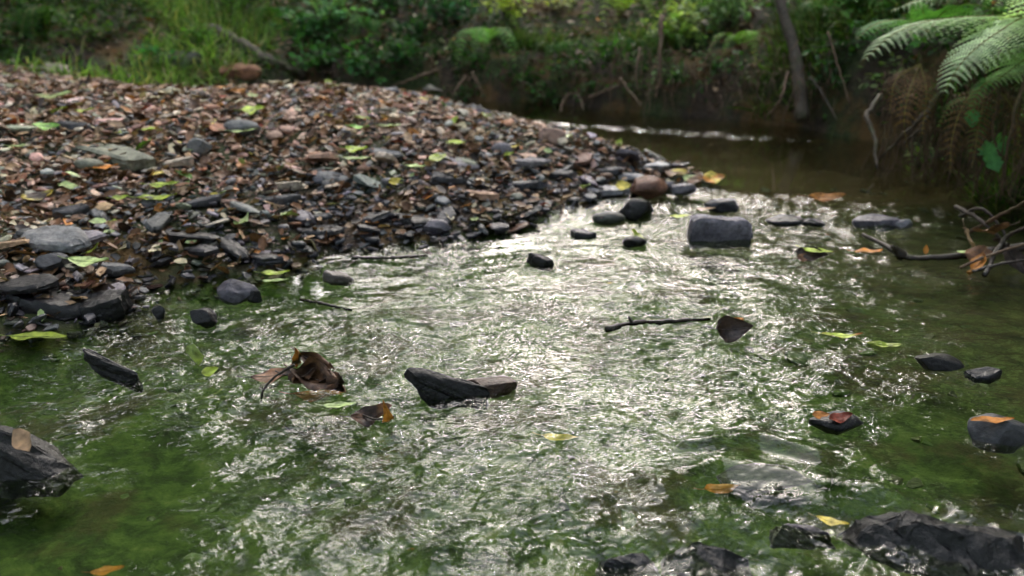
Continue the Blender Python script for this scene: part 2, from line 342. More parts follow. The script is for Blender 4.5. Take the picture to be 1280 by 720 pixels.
def hero_slate(r, w, d, th, layers=6, blocky=False, peak=0.0, corners=None):
    """slab with many points round a faceted outline and stepped, split layers"""
    nc = corners or int(r.integers(5, 8)); ang = (np.arange(nc) + r.uniform(-.28, .28, nc)) / nc * 2 * math.pi
    if blocky: ang = np.array([.5, 2.6, 3.65, 5.8]) + r.uniform(-.06, .06, 4); nc = 4
    c = np.stack([np.cos(ang), np.sin(ang)], -1) * (r.uniform(.85, 1.08, nc)[:, None]); k = 7
    o = np.concatenate([[c[i] * (1 - t) + c[(i + 1) % nc] * t for t in np.arange(k) / k] for i in range(nc)]); n = len(o)
    o += r.normal(0, .018, o.shape); ext = np.ptp(o, axis=0); o -= (o.max(0) + o.min(0)) / 2; o = o / ext * np.array([w, d]); rs = []
    for i in range(layers + 1):
        z = i / layers; s = 1 - .10 * abs(z - .45) - .13 * (z > .98); st = r.uniform(-.03, .03); off = r.normal(0, .012, 2) * w
        q = o * (s + st) + off * .5 + r.normal(0, .006 * w, o.shape); rs.append(np.column_stack([q, np.full(n, z * th) + r.normal(0, .03 * th, n)]))
    top = rs[-1]; cen = top.mean(0)
    for s in (.82, .64, .46, .28, .1):
        q = cen + (top - cen) * s; q[:, 2] = cen[2] + (top[:, 2] - cen[2]) * s * .6 + .10 * th * noise2(q[:, 0] / w, q[:, 1] / w, int(w * 1e5) % 97, 7, 3) + peak * th * (1 - s); rs.append(q)
    # warp the top a little
    v = np.concatenate(rs); m = len(rs); tl = r.uniform(-.18, .18, 2); v[:, 2] += (v[:, :2] @ tl) * (v[:, 2] > .4 * th)
    f = [(a * n + i, a * n + (i + 1) % n, (a + 1) * n + (i + 1) % n, (a + 1) * n + i) for a in range(m - 1) for i in range(n)]
    f += [tuple(range(n))[::-1], tuple((m - 1) * n + i for i in range(n))]; return v, f
def hero_rock(r, w, d, h, ang=.5, sub=4):
    bm = bmesh.new(); bmesh.ops.create_icosphere(bm, subdivisions=sub, radius=.5)
    v = np.array([q.co[:] for q in bm.verts]); bm.verts.index_update(); f = [tuple(q.index for q in t.verts) for t in bm.faces]; bm.free()
    # cut by random planes for facets
    for k in range(11):
        nn = r.normal(size=3); nn /= np.linalg.norm(nn); lim = r.uniform(.28, .42); dd = v @ nn; ex = np.maximum(dd - lim, 0); v = v - ex[:, None] * nn[None, :] * ang * 1.7
    v += .016 * np.stack([noise2(v[:, 1] + k, v[:, 2] * 1.1 + v[:, 0], 5 + k, 12, 4) for k in range(3)], -1)
    v -= (v.max(0) + v.min(0)) / 2; v /= np.ptp(v, axis=0); v *= np.array([w, d, h]); v[:, 2] += h / 2; return v, f

def hull_rock(pts, seed, amp=.03, cuts=6, rough=0.12):
    bm = bmesh.new()
    for q in pts: bm.verts.new(q)
    g_ = bmesh.ops.convex_hull(bm, input=bm.verts); bmesh.ops.delete(bm, geom=[e for e in g_['geom_interior'] if isinstance(e, bmesh.types.BMVert)], context='VERTS')
    bmesh.ops.bevel(bm, geom=bm.edges[:], offset=.008, segments=1, affect='EDGES'); bmesh.ops.triangulate(bm, faces=bm.faces[:])
    for k in range(cuts):
        es = [e for e in bm.edges if e.calc_length() > .04]
        if not es: break
        bmesh.ops.subdivide_edges(bm, edges=es, cuts=1); bmesh.ops.triangulate(bm, faces=bm.faces[:])
    bm.verts.index_update(); v = np.array([q.co[:] for q in bm.verts]); f = [tuple(q.index for q in t.verts) for t in bm.faces]; bm.free()
    st = v[:, 2] * 1.0 + .25 * v[:, 0]
    d = np.stack([noise2(v[:, 1] * 1.2 + k, v[:, 2] * 2 + v[:, 0], seed + k, 17, 5) for k in range(3)], -1); v = v + amp * 1.3 * d + (amp * .5 * np.sign(np.sin(st * 40))[:, None] * np.array([.6, .6, 0])) * rough
    return v, f
C_STONE = {'grey': (.15, .15, .155), 'dark': (.055, .055, .062), 'brown': (.24, .15, .105), 'rust': (.30, .14, .085), 'pale': (.44, .37, .30), 'pink': (.36, .235, .19), 'greenish': (.17, .175, .135), 'black': (.022, .02, .022), 'lilac': (.22, .20, .225), 'white': (.62, .6, .6)}
C_NAME = {'grey': 'grey', 'dark': 'dark grey', 'brown': 'brown', 'rust': 'rust red', 'pale': 'pale buff', 'pink': 'pinkish brown', 'greenish': 'grey green', 'black': 'black', 'lilac': 'lilac grey', 'white': 'whitish'}
# ---- gravel masses
def scatter_M(m, size, r, tilt=.28):
    yaw = r.uniform(0, 6.28, m); out = np.empty((m, 3, 3)); px = r.normal(0, tilt, m); py = r.normal(0, tilt, m)
    cy, sy = np.cos(yaw), np.sin(yaw); Z0 = np.zeros(m); O1 = np.ones(m)
    Rz = np.stack([cy, -sy, Z0, sy, cy, Z0, Z0, Z0, O1], -1).reshape(m, 3, 3)
    Rx = np.stack([O1, Z0, Z0, Z0, np.cos(px), -np.sin(px), Z0, np.sin(px), np.cos(px)], -1).reshape(m, 3, 3)
    Ry = np.stack([np.cos(py), Z0, np.sin(py), Z0, O1, Z0, -np.sin(py), Z0, np.cos(py)], -1).reshape(m, 3, 3)
    return (Rx @ Ry @ Rz) * size[:, None, None]
PROTO = [slate_proto(rng, int(rng.integers(4, 7))) for _ in range(15)] + [pebble_proto(rng) for _ in range(1)]
def bar_points(m, r, lo=-.05, xmin=-2.5, xmax=.62, ymax=3.7):
    P = np.zeros((0, 2))
    while len(P) < m:
        x = r.uniform(xmin, xmax, m * 2); y = r.uniform(.85, ymax, m * 2); s = sdist(x, y, BAR); bk = sdist(x, y, BANK)
        ok = (s > lo) & (bk < .1) & (np.abs(x) < .66 * y + .25); P = np.vstack([P, np.stack([x[ok], y[ok]], -1)])
    return P[:m]
def stone_cols(m, r, x, y, warm=.5):
    keys = ['grey', 'dark', 'brown', 'rust', 'pale', 'pink', 'greenish', 'lilac']; sb = sdist(x, y, BAR)
    pw = np.array([.10, .10, .34, .05, .11, .18, .09, .03]); pd = np.array([.30, .36, .10, .03, .03, .06, .06, .09])
    t = sstep(.05, .45, sb + r.normal(0, .06, m))[:, None]; p = pw * t + pd * (1 - t); cs = np.cumsum(p, 1); k = (r.uniform(0, 1, m)[:, None] * cs[:, -1:] > cs).sum(1)
    c = np.array([C_STONE[q] for q in keys])[k]; return c * (.92 + .4 * t) * r.uniform(.75, 1.5, (m, 1)) * r.normal(1, .05, (m, 3)), k
def gravel(name, m, smin, smax, zoff, seed, label, lo=-.04, tilt=.3):
    r = np.random.default_rng(seed); P = bar_points(m, r, lo); sz = smin * (smax / smin) ** (r.uniform(0, 1, m) ** 1.6); c, _ = stone_cols(m, r, P[:, 0], P[:, 1])
    z = H(P[:, 0], P[:, 1]) + r.uniform(-.006, zoff, m); Mx = scatter_M(m, sz, r, tilt); k = r.integers(0, len(PROTO), m); mb = MB(); T = np.column_stack([P, z])
    for i, pr in enumerate(PROTO):
        q = k == i; mb.inst(pr, Mx[q], T[q], c[q])
    o = mb.build(name, M_STONE); return tag(o, label, 'gravel', kind='stuff')
gravel('gravel', 34000, .008, .040, .012, 21, 'small brown and grey slate chips covering the gravel bar')
# litter of broken leaf bits between the stones
LEAFBIT = (np.array([(-.5, 0, 0), (-.15, .28, .07), (.3, .2, .1), (.5, 0, .02), (.25, -.22, .09), (-.2, -.25, .05), (0, 0, -.03)]), [(0, 6, 1), (1, 6, 2), (2, 6, 3), (3, 6, 4), (4, 6, 5), (5, 6, 0)])
C_LEAF = {'yellow': (.62, .5, .10), 'lime': (.36, .46, .06), 'green': (.14, .28, .05), 'palegreen': (.42, .52, .22), 'orange': (.5, .2, .04), 'brown': (.17, .085, .045), 'tan': (.42, .28, .17), 'dark': (.035, .02, .014), 'red': (.35, .07, .04), 'cream': (.62, .54, .36)}
CL_NAME = {'yellow': 'yellow', 'lime': 'bright lime green', 'green': 'green', 'palegreen': 'pale green', 'orange': 'orange', 'brown': 'brown', 'tan': 'tan', 'dark': 'blackish brown', 'red': 'reddish', 'cream': 'creamy'}
def litter(name, m, seed, label, pts=None, smin=.012, smax=.035, lo=0.0, z1=.02):
    r = np.random.default_rng(seed); P = bar_points(m, r, lo) if pts is None else pts; sz = r.uniform(smin, smax, m)
    keys = ['brown', 'tan', 'orange', 'yellow', 'dark', 'cream', 'palegreen', 'red']; k = r.choice(8, m, p=[.50, .22, .02, .01, .20, .03, .01, .01])
    c = np.array([C_LEAF[q] for q in keys])[k] * r.uniform(.6, 1.2, (m, 1)); z = H(P[:, 0], P[:, 1]) + r.uniform(0, z1, m)
    o = MB().inst(LEAFBIT, scatter_M(m, sz, r, .45), np.column_stack([P, z]), c).build(name, M_LIT, smooth=True); return tag(o, label, 'leaf litter', kind='stuff')
litter('leaf_litter', 9000, 22, 'crumbled brown and tan leaf bits scattered over the gravel bar', smax=.04)
def wood_pts(m, r):
    P = np.zeros((0, 2))
    while len(P) < m:
        x = r.uniform(-2.8, 2.6, m); y = r.uniform(1.6, 5.5, m); ok = sdist(x, y, BANK) > .06; P = np.vstack([P, np.stack([x[ok], y[ok]], -1)])
    return P[:m]
rr = np.random.default_rng(50); litter('woodland_leaf_litter', 9000, 51, 'brown dead leaves lying over the wooded bank', wood_pts(9000, rr), .02, .05, z1=.015)
# stones lying on the stream bed
r = np.random.default_rng(61); m = 4200; x = r.uniform(-1.2, 1.5, m); y = r.uniform(.45, 2.5, m); ok = H(x, y) < -.015; x, y = x[ok], y[ok]; m = len(x)
sz = .010 * (.045 / .010) ** (r.uniform(0, 1, m) ** 2); mb = MB(); k = r.integers(0, len(PROTO), m); Mx = scatter_M(m, sz, r, .2); Mx[:, 2] *= .7
cb = np.array([(.07, .14, .02), (.11, .2, .03), (.04, .07, .012), (.16, .17, .07), (.10, .08, .04)])[r.choice(5, m, p=[.36, .28, .2, .08, .08])] * r.uniform(.6, 1.3, (m, 1))
rt = sstep(.55, 1.2, x + .3 * y - .3)[:, None]; cb = cb * (1 - rt) + rt * np.array([.075, .07, .03])
T = np.column_stack([x, y, H(x, y) - .004])
for i, pr in enumerate(PROTO): q = k == i; mb.inst(pr, Mx[q], T[q], cb[q])
tag(mb.build('stream_bed_pebbles', M_BED), 'algae coated pebbles on the bed under the water', 'pebbles', kind='stuff')

# ------------------------------------------------------------------ individually placed stones
MARKS = []   # landmarks for describing neighbours
def put_stone(px, py, w, hpx, color, label, kind='slate', dr=.6, yaw=0, tilt=(0, 0), sink=.3, seed=0, name=None, cat='stone', mark=None, water_z=None, peak=0, zadd=0, group=None, colmul=1.0, corners=None, hull=None):
    """px, py: middle of the foot; w, hpx: size in the photo's pixels"""
    p, t = hit(px, py, 0.0 if water_z is None else -1)
    if water_z is not None: p = W0(px, py, 0.0); t = (p - np.array([0, 0, CAM_H])) @ np.array([0, CP, -SP]); p[2] = water_z
    ww = w * t / F_PX; hh = hpx * t / F_PX; r = np.random.default_rng(seed * 7 + int(px) + int(py) * 3)
    if kind == 'slate': v, f = hero_slate(r, ww, ww * dr, hh * (.62 if water_z is None else 1), corners=corners, peak=peak)
    elif kind == 'hull': v, f = hull_rock(np.array(hull) * (1, dr, hh / ww), int(px), .017); v = v * ww
    elif kind == 'block': v, f = hero_slate(r, ww, ww * dr, hh, 7, blocky=True)
    else: v, f = hero_rock(r, ww, ww * dr, hh, .55 if kind == 'rock' else .15)
    v = v @ rotm(yaw, *tilt).T; v[:, 2] -= sink * hh; c = np.array(C_STONE[color]) * colmul * r.uniform(.92, 1.08)
    if water_z is None: zadd = zadd + .012; ww *= 1.05
    p = p + np.array([0, ww * dr * .35, zadd])
    o = MB().add(v, f, c).build(name or ('flat_slate' if kind in ('slate',) else 'stone'), M_STONE, smooth=True, sharp=32 if kind != 'pebble' else 60)
    o.location = p; tag(o, label, cat, group or None)
    if mark: MARKS.append((mark, p[0], p[1]))
    return o
B = 'slate'
HERO = [
 # px, py, w, h, colour, label, kwargs
 (140, 205, 112, 26, 'greenish', 'large grey green slab tilted up on the gravel bar, biggest stone of the bar', dict(dr=.42, yaw=-.32, tilt=(.16, .12), mark='big grey green slab', corners=5)),
 (300, 172, 52, 20, 'grey', 'smooth curved grey stone on the bar in front of the bright green round leaf', dict(kind='pebble', dr=.5, yaw=-.3, mark='curved grey stone')),
 (300, 101, 54, 22, 'rust', 'rounded brick red stone on the rear crest of the bar below the log', dict(kind='rock', dr=.5, mark='brick red stone')),
 (62, 95, 44, 22, 'pale', 'pale whitish lump of stone at the grassy rear corner of the bar', dict(kind='rock', dr=.6, sink=.5, colmul=.7, mark='pale lump')),
 (166, 103, 78, 9, 'dark', 'long thin dark slate lying along the rear of the bar below the grass', dict(dr=.25, mark='long dark slate')),
 (225, 86, 46, 34, 'greenish', 'mossy grey stone half buried under the grass behind the bar', dict(kind='rock', dr=.7, sink=.5, colmul=.5, mark='mossy stone')),
 (541, 120, 30, 12, 'pale', 'pale wedge of stone on the crest of the bar against the dark far bank', dict(kind='rock', dr=.6, mark='pale wedge')),
 (690, 182, 34, 22, 'pink', 'pointed pinkish stone standing up at the pool edge of the bar', dict(kind='rock', dr=.6, mark='pointed pinkish stone')),
 (655, 0, 1, 1, 'pink', '', None),
 (627, 197, 26, 18, 'lilac', 'round lilac grey stone standing on edge near the pool side of the bar', dict(kind='pebble', dr=.4, mark='round lilac stone')),
 (62, 322, 104, 24, 'grey', 'broad smooth blue grey slate overhanging the near waterline of the bar', dict(dr=.5, yaw=-.1, tilt=(.08, .05), zadd=.012, mark='broad blue grey slate', colmul=1.15)),
 (135, 348, 62, 20, 'grey', 'grey slate with a notched end just above the water beside the broad blue grey slate', dict(dr=.45, yaw=.12, mark='notched slate', colmul=1.1)),
 (98, 308, 70, 12, 'lilac', 'wet lilac slate shining behind the broad blue grey slate', dict(dr=.4, yaw=-.2, tilt=(.2, 0), mark='shining lilac slate')),
 (60, 345, 38, 22, 'dark', 'small dark wedge of slate under the broad blue grey slate', dict(kind='rock', dr=.7)),
 (342, 260, 66, 12, 'dark', 'long dark slate lying flat above the green water bay of the bar', dict(dr=.4, mark='long flat dark slate')),
 (418, 232, 46, 15, 'grey', 'thick grey slate in the middle of the bar below two green leaves', dict(dr=.5, tilt=(.1, 0), mark='thick grey slate')),
 (350, 240, 62, 10, 'pale', 'weathered silvery stone with ridged top in the middle of the bar', dict(dr=.4, yaw=-.3, mark='silvery ridged stone', colmul=.8)),
 (600, 253, 52, 14, 'tan' if False else 'brown', 'tan brown stone among dark slates near the water of the channel', dict(dr=.45, yaw=-.4, colmul=1.7, mark='tan brown stone')),
 (560, 232, 50, 14, 'dark', 'dark slate tilted beside the tan brown stone', dict(dr=.4, yaw=.4, tilt=(.2, .1))),
 (650, 240, 60, 13, 'dark', 'long dark slate slanting towards the water right behind the tan brown stone', dict(dr=.35, yaw=-.25, mark='long slanting slate')),
 (700, 225, 46, 12, 'dark', 'dark slate leaning on others on the ridge nearest the pool', dict(dr=.4, yaw=.3, tilt=(.15, .1))),
 (480, 200, 56, 10, 'grey', 'grey slate beside the bright green leaf in the middle of the bar', dict(dr=.35, yaw=-.45)),
 (460, 285, 60, 16, 'dark', 'dark wet slate at the waterline of the inner bay', dict(dr=.5, mark='dark waterline slate')),
 (400, 300, 58, 16, 'black', 'black wet slate at the head of the green bay', dict(dr=.5, yaw=.2, mark='black bay slate')),
 (520, 288, 60, 18, 'black', 'black wet slate hanging over the water below the tan brown stone', dict(dr=.45, yaw=-.2)),
 (545, 296, 38, 18, 'lilac', 'bluish wet stone glinting on the waterline of the bay', dict(kind='rock', dr=.6)),
 (240, 308, 70, 14, 'black', 'black flat slate stacked over the gravel left of the bay', dict(dr=.4, yaw=.1)),
 (290, 322, 62, 22, 'black', 'black slate tilted on its edge at the mouth of the green bay', dict(dr=.35, yaw=-.6, tilt=(.3, .3), mark='tilted black slate')),
 (330, 335, 52, 15, 'dark', 'dark slate half in the water behind the wet grey stone in the green bay', dict(dr=.5, yaw=-.2)),
 (375, 282, 50, 14, 'lilac', 'split lilac grey slate above the green bay', dict(dr=.5, yaw=-.5, tilt=(.2, .1))),
 (250, 262, 50, 13, 'dark', 'dark grey slate near two yellow green leaves on the bar', dict(dr=.5, yaw=.5)),
 (85, 275, 44, 16, 'dark', 'dark rounded slate beside the yellow and brown leaf on the bar', dict(dr=.55, yaw=.3)),
 (125, 278, 34, 18, 'grey', 'upright grey slate beside the dark rounded slate', dict(dr=.4, yaw=-.7, tilt=(.4, .1))),
 (92, 168, 44, 20, 'dark', 'dark bluish slate behind the big grey green slab', dict(dr=.6, yaw=-.2)),
 (215, 212, 48, 12, 'pale', 'flat pale buff stone at the right end of the big grey green slab', dict(dr=.5, mark='flat buff stone')),
 (108, 218, 36, 14, 'greenish', 'small olive stone in front of the big grey green slab', dict(kind='pebble', dr=.7)),
 (250, 198, 30, 26, 'grey', 'grey y shaped stone standing among brown chips', dict(kind='rock', dr=.5)),
 (575, 215, 50, 16, 'lilac', 'lilac slate resting on the middle of the bar towards the pool', dict(dr=.5, yaw=-.2)),
 (760, 222, 40, 12, 'dark', 'dark slate near the tip of the bar beside whitish stones', dict(dr=.5, yaw=-.3)),
 (822, 219, 34, 13, 'white', 'whitish stone with a glossy top on the tip of the bar by the pool', dict(kind='rock', dr=.6, mark='whitish tip stone')),
 (760, 247, 56, 14, 'white', 'flat whitish stone on the channel side of the bar tip', dict(dr=.4, colmul=.9, mark='flat whitish stone')),
 (790, 232, 34, 11, 'white', 'small whitish stone between the two larger whitish stones', dict(kind='rock', dr=.6, colmul=.85)),
 (812, 248, 46, 28, 'rust', 'reddish stone on the tip of the bar above the dark leafy clump', dict(kind='rock', dr=.6, mark='reddish tip stone')),
 (826, 245, 34, 18, 'lilac', 'grey lilac stone leaning on the reddish tip stone', dict(kind='rock', dr=.6)),
 (855, 248, 32, 15, 'lilac', 'small glinting grey stone between the reddish stone and the orange leaf', dict(kind='rock', dr=.6)),
 # stones standing in the water
 (762, 279, 42, 17, 'greenish', 'round olive green stone in the water below the tip of the bar', dict(kind='pebble', dr=.6, water_z=-.004, sink=.1, mark='round olive stone', colmul=.8)),
 (796, 272, 46, 30, 'black', 'black wet stone capped with rotting leaves at the tip of the bar', dict(kind='rock', dr=.6, water_z=0, sink=.25, mark='black leafy stone')),
 (900, 303, 78, 35, 'lilac', 'big squared grey stone block standing in the riffle', dict(kind='block', dr=.42, water_z=0, sink=.18, mark='squared stone block', name='stone_block', colmul=1.25)),
 (903, 265, 42, 18, 'dark', 'dark wet stone under the orange leaf behind the squared block', dict(kind='rock', dr=.6, water_z=0, sink=.2, colmul=1.3)),
 (730, 297, 32, 9, 'dark', 'small flat dark stone alone in the water between the olive stone and the mossy stone', dict(dr=.5, water_z=0, sink=.2)),
 (794, 308, 30, 16, 'black', 'small black stone topped with bright green moss in the channel', dict(kind='rock', dr=.7, water_z=0, sink=.3, mark='mossy topped stone', name='mossy_stone')),
 (674, 332, 36, 15, 'black', 'small black angular stone alone in mid channel', dict(dr=.4, water_z=0, sink=.25, yaw=-.3, tilt=(.1, .25), mark='lone black stone')),
 (296, 376, 54, 32, 'lilac', 'wet rounded grey stone in the green bay with foam at its foot', dict(kind='rock', dr=.6, water_z=0, sink=.25, mark='wet grey bay stone', colmul=.9)),
 (318, 377, 18, 18, 'black', 'tiny black stone against the wet grey bay stone', dict(kind='rock', dr=.6, water_z=0, sink=.2)),
 (254, 408, 34, 27, 'black', 'knobbly black stone in the shallow water, larger of the pair', dict(kind='rock', dr=.6, water_z=0, sink=.2, mark='knobbly black stone', colmul=1.5)),
 (198, 398, 18, 19, 'black', 'pointed little black stone in the water, smaller of the pair', dict(kind='rock', dr=.6, water_z=0, sink=.15)),
 (421, 353, 40, 12, 'pale', 'pale topped thin slate just breaking the green water', dict(dr=.5, water_z=0, sink=.25, tilt=(.1, .15), mark='pale topped slate', colmul=.75)),
 (985, 281, 50, 14, 'dark', 'dark flat stone awash in the riffle to the right of the squared block', dict(kind='rock', dr=.5, water_z=0, sink=.35, mark='flat riffle stone')),
 (1018, 282, 30, 12, 'dark', 'small dark stone beside the flat riffle stone', dict(kind='rock', dr=.6, water_z=0, sink=.35)),
 (1100, 283, 62, 18, 'lilac', 'low greyish stone awash in the riffle behind the black branch', dict(kind='rock', dr=.5, water_z=0, sink=.4)),
 (1130, 284, 24, 13, 'white', 'small whitish stone in the riffle behind the black branch', dict(kind='rock', dr=.6, water_z=0, sink=.3, colmul=.7)),
 (1175, 462, 62, 24, 'black', 'black wet stone breaking the dark water by the yellow drowned leaf', dict(kind='rock', dr=.55, water_z=0, sink=.35, tilt=(0, .15), mark='black wet stone', colmul=1.3)),
 (1235, 474, 46, 12, 'dark', 'low dark slate awash next to the black wet stone', dict(dr=.5, water_z=0, sink=.4)),
 (1262, 556, 88, 46, 'grey', 'grey rounded stone with an orange rimmed leaf on top', dict(kind='rock', dr=.6, water_z=0, sink=.35, mark='grey stone with orange leaf', colmul=.8)),
 (12, 604, 138, 66, 'black', 'big black peaked rock standing in the water with a brown leaf on its shoulder', dict(kind='hull', hull=[(-.6, -.4, -.3), (.42, -.35, -.3), (.5, .1, -.3), (-.6, .5, -.3), (-.25, -.1, .92), (-.1, .1, .88), (.05, -.05, .62), (.42, 0, .05), (-.6, 0, 1.05), (.2, .3, .2)], dr=.7, water_z=0, sink=.0, mark='black peaked rock', colmul=.35)),
 (1190, 716, 240, 46, 'black', 'long black glossy slate ledge nearest the camera, sloping into the stream', dict(kind='hull', hull=[(-.45, .3, -.4), (.7, -.75, -.8), (.8, .1, -.4), (-.42, .12, .0), (-.35, .32, .25), (-.1, .2, .85), (.0, .05, .9), (.1, -.05, .7), (.45, -.25, .45), (.8, -.5, .2), (.7, 0, .2), (-.3, -.1, -.3), (.3, -.5, -.3)], dr=.62, water_z=0, sink=.1, mark='black slate ledge', colmul=.4)),
 (893, 716, 124, 44, 'black', 'dark boulder just under the sliding water by the slate ledge', dict(kind='hull', hull=[(-.5, -.2, -.5), (.5, -.2, -.5), (.4, .5, -.5), (-.4, .5, -.5), (-.38, 0, .35), (-.1, .2, .6), (.15, .05, .62), (.4, 0, .25), (.1, -.3, .2), (-.2, -.3, .1)], dr=.7, water_z=-.012, sink=0, mark='drowned boulder', colmul=.7)),
 (790, 706, 90, 30, 'dark', 'small dark stone drowned to the left of the boulder', dict(kind='hull', hull=[(-.5, -.2, -.5), (.5, -.2, -.5), (.4, .5, -.5), (-.4, .5, -.5), (-.3, 0, .4), (.2, .2, .5), (.3, -.1, .3)], dr=.6, water_z=-.014, sink=0, colmul=.7)),
 (1010, 672, 84, 26, 'lilac', 'glinting lilac stone under broken water above the boulder', dict(kind='hull', hull=[(-.5, -.2, -.5), (.5, -.2, -.5), (.4, .5, -.5), (-.4, .5, -.5), (-.3, .1, .5), (.1, .2, .4), (.35, -.1, .3)], dr=.6, water_z=-.008, sink=0, colmul=.6)),
 (965, 572, 120, 22, 'greenish', 'buff stone drowned under a smooth swell of water', dict(kind='rock', dr=.5, water_z=-.035, sink=.85, colmul=.3)),
 (1050, 540, 66, 28, 'black', 'dark leaf covered stone breaking the sparkling water', dict(kind='rock', dr=.55, water_z=0, sink=.35, mark='leaf covered stone')),
 (612, 492, 70, 24, 'brown', 'brown wet stone with water sheeting over it, beyond the black driftwood', dict(kind='rock', dr=.5, water_z=0, sink=.35, mark='brown sheeted stone', colmul=.8)),
 (60, 402, 140, 30, 'black', 'wet black slate stack at the water edge under rotting leaves', dict(dr=.5, water_z=0, sink=.1, mark='wet black slate stack')),
 (120, 398, 74, 26, 'black', 'black slate at the nose of the wet stack', dict(kind='slate', dr=.6, water_z=0, sink=.15, yaw=.4)),
 (25, 380, 84, 16, 'black', 'black slate on top of the wet stack at the water edge', dict(dr=.5, zadd=.012, yaw=.2)),
]
for i, h in enumerate(HERO):
    if h[6] is None: continue
    put_stone(*h[:6], seed=i, **h[6])

# ------------------------------------------------------------------ leaves
def leaf_arrays(r, Lg, Wd, curl=.15, fold=.15, pointed=1.0, wob=.06, nu=9, nv=6):
    u = np.linspace(0, 1, nu); w = np.sin(np.pi * np.clip(u, 0, 1) ** (.8)) ** .75 * (1 - .25 * u * pointed); w[0] = .04; w[-1] = .01
    vv = np.linspace(-1, 1, nv + 1); U, V = np.meshgrid(u, vv, indexing='ij'); wv = w[:, None] * (1 + .06 * np.sin(U * 40) * (np.abs(V) > .9))
    X = (U - .5) * Lg; Y = V * wv * Wd / 2; a, b, c = r.uniform(0, 6, 3)
    Z = fold * np.abs(V) * w[:, None] * Wd / 2 + curl * Lg * (U - .4) ** 2 * 2 + wob * Wd * (np.sin(U * 7 + a) * np.sin(V * 3 + b) + .6 * np.sin(U * 13 + V * 5 + c)) * np.abs(V) + .02 * Wd * np.sin(U * 45) * np.abs(V)
    n = nv + 1; f = [(i * n + j, i * n + j + 1, (i + 1) * n + j + 1, (i + 1) * n + j) for i in range(nu - 1) for j in range(nv)]
    return np.stack([X, Y, Z], -1).reshape(-1, 3), f
def put_leaf(px, py, w, color, label, ratio=.6, yaw=0, tilt=(0, 0), curl=.15, fold=.2, zadd=.012, seed=0, stem=True, t=None, name='fallen_leaf', group=None, mark=None, wob=.08, wz=None, colmul=1.0, col2=None, cat='leaf', pos=None):
    r = np.random.default_rng(abs(seed + int(px) * 3 + int(py)))
    if pos is not None: p = np.array(pos, float); tt = w; Lg = w
    else:
        if wz is not None: p = W0(px, py, wz); p[2] = wz; tt = p @ np.array([0, CP, 0]) + (CAM_H - p[2]) * SP
        else: p, tt = hit(px, py); zadd += .012; w *= 1.12
        Lg = w * tt / F_PX
    v, f = leaf_arrays(r, Lg, Lg * ratio, curl, fold, wob=wob); c = np.array(C_LEAF[color]) * r.uniform(.85, 1.15) * colmul
    cc = np.tile(c, (len(v), 1))
    if col2:
        k = np.clip((noise2(v[:, 0] / Lg, v[:, 1] / Lg, seed + 3, 6, 2) + .2) * 2, 0, 1)[:, None]; cc = cc * (1 - k) + np.array(C_LEAF[col2]) * k
    # midrib paler
    Mx = rotm(yaw, *tilt); p = p + np.array([0, 0, zadd])
    o = MB().add(v @ Mx.T, f, cc).build(name, M_LIT, smooth=True); o.location = p; tag(o, label, cat, group)
    if stem:
        s = MB(); pts = Lg * np.array([(-.78, .05, .34 * curl + .02), (-.62, .01, .33 * curl), (-.48, 0, .31 * curl), (0, 0, .02 * curl + .008), (.4, 0, .5 * curl + .008)])
        tube(s, spline(pts, 10) @ Mx.T, np.linspace(.012, .004, len(spline(pts, 10))) * Lg, 5, c * .8 + .05); s.build('stem', M_LIT, o, smooth=True)
    if mark: MARKS.append((mark, p[0], p[1]))
    return o
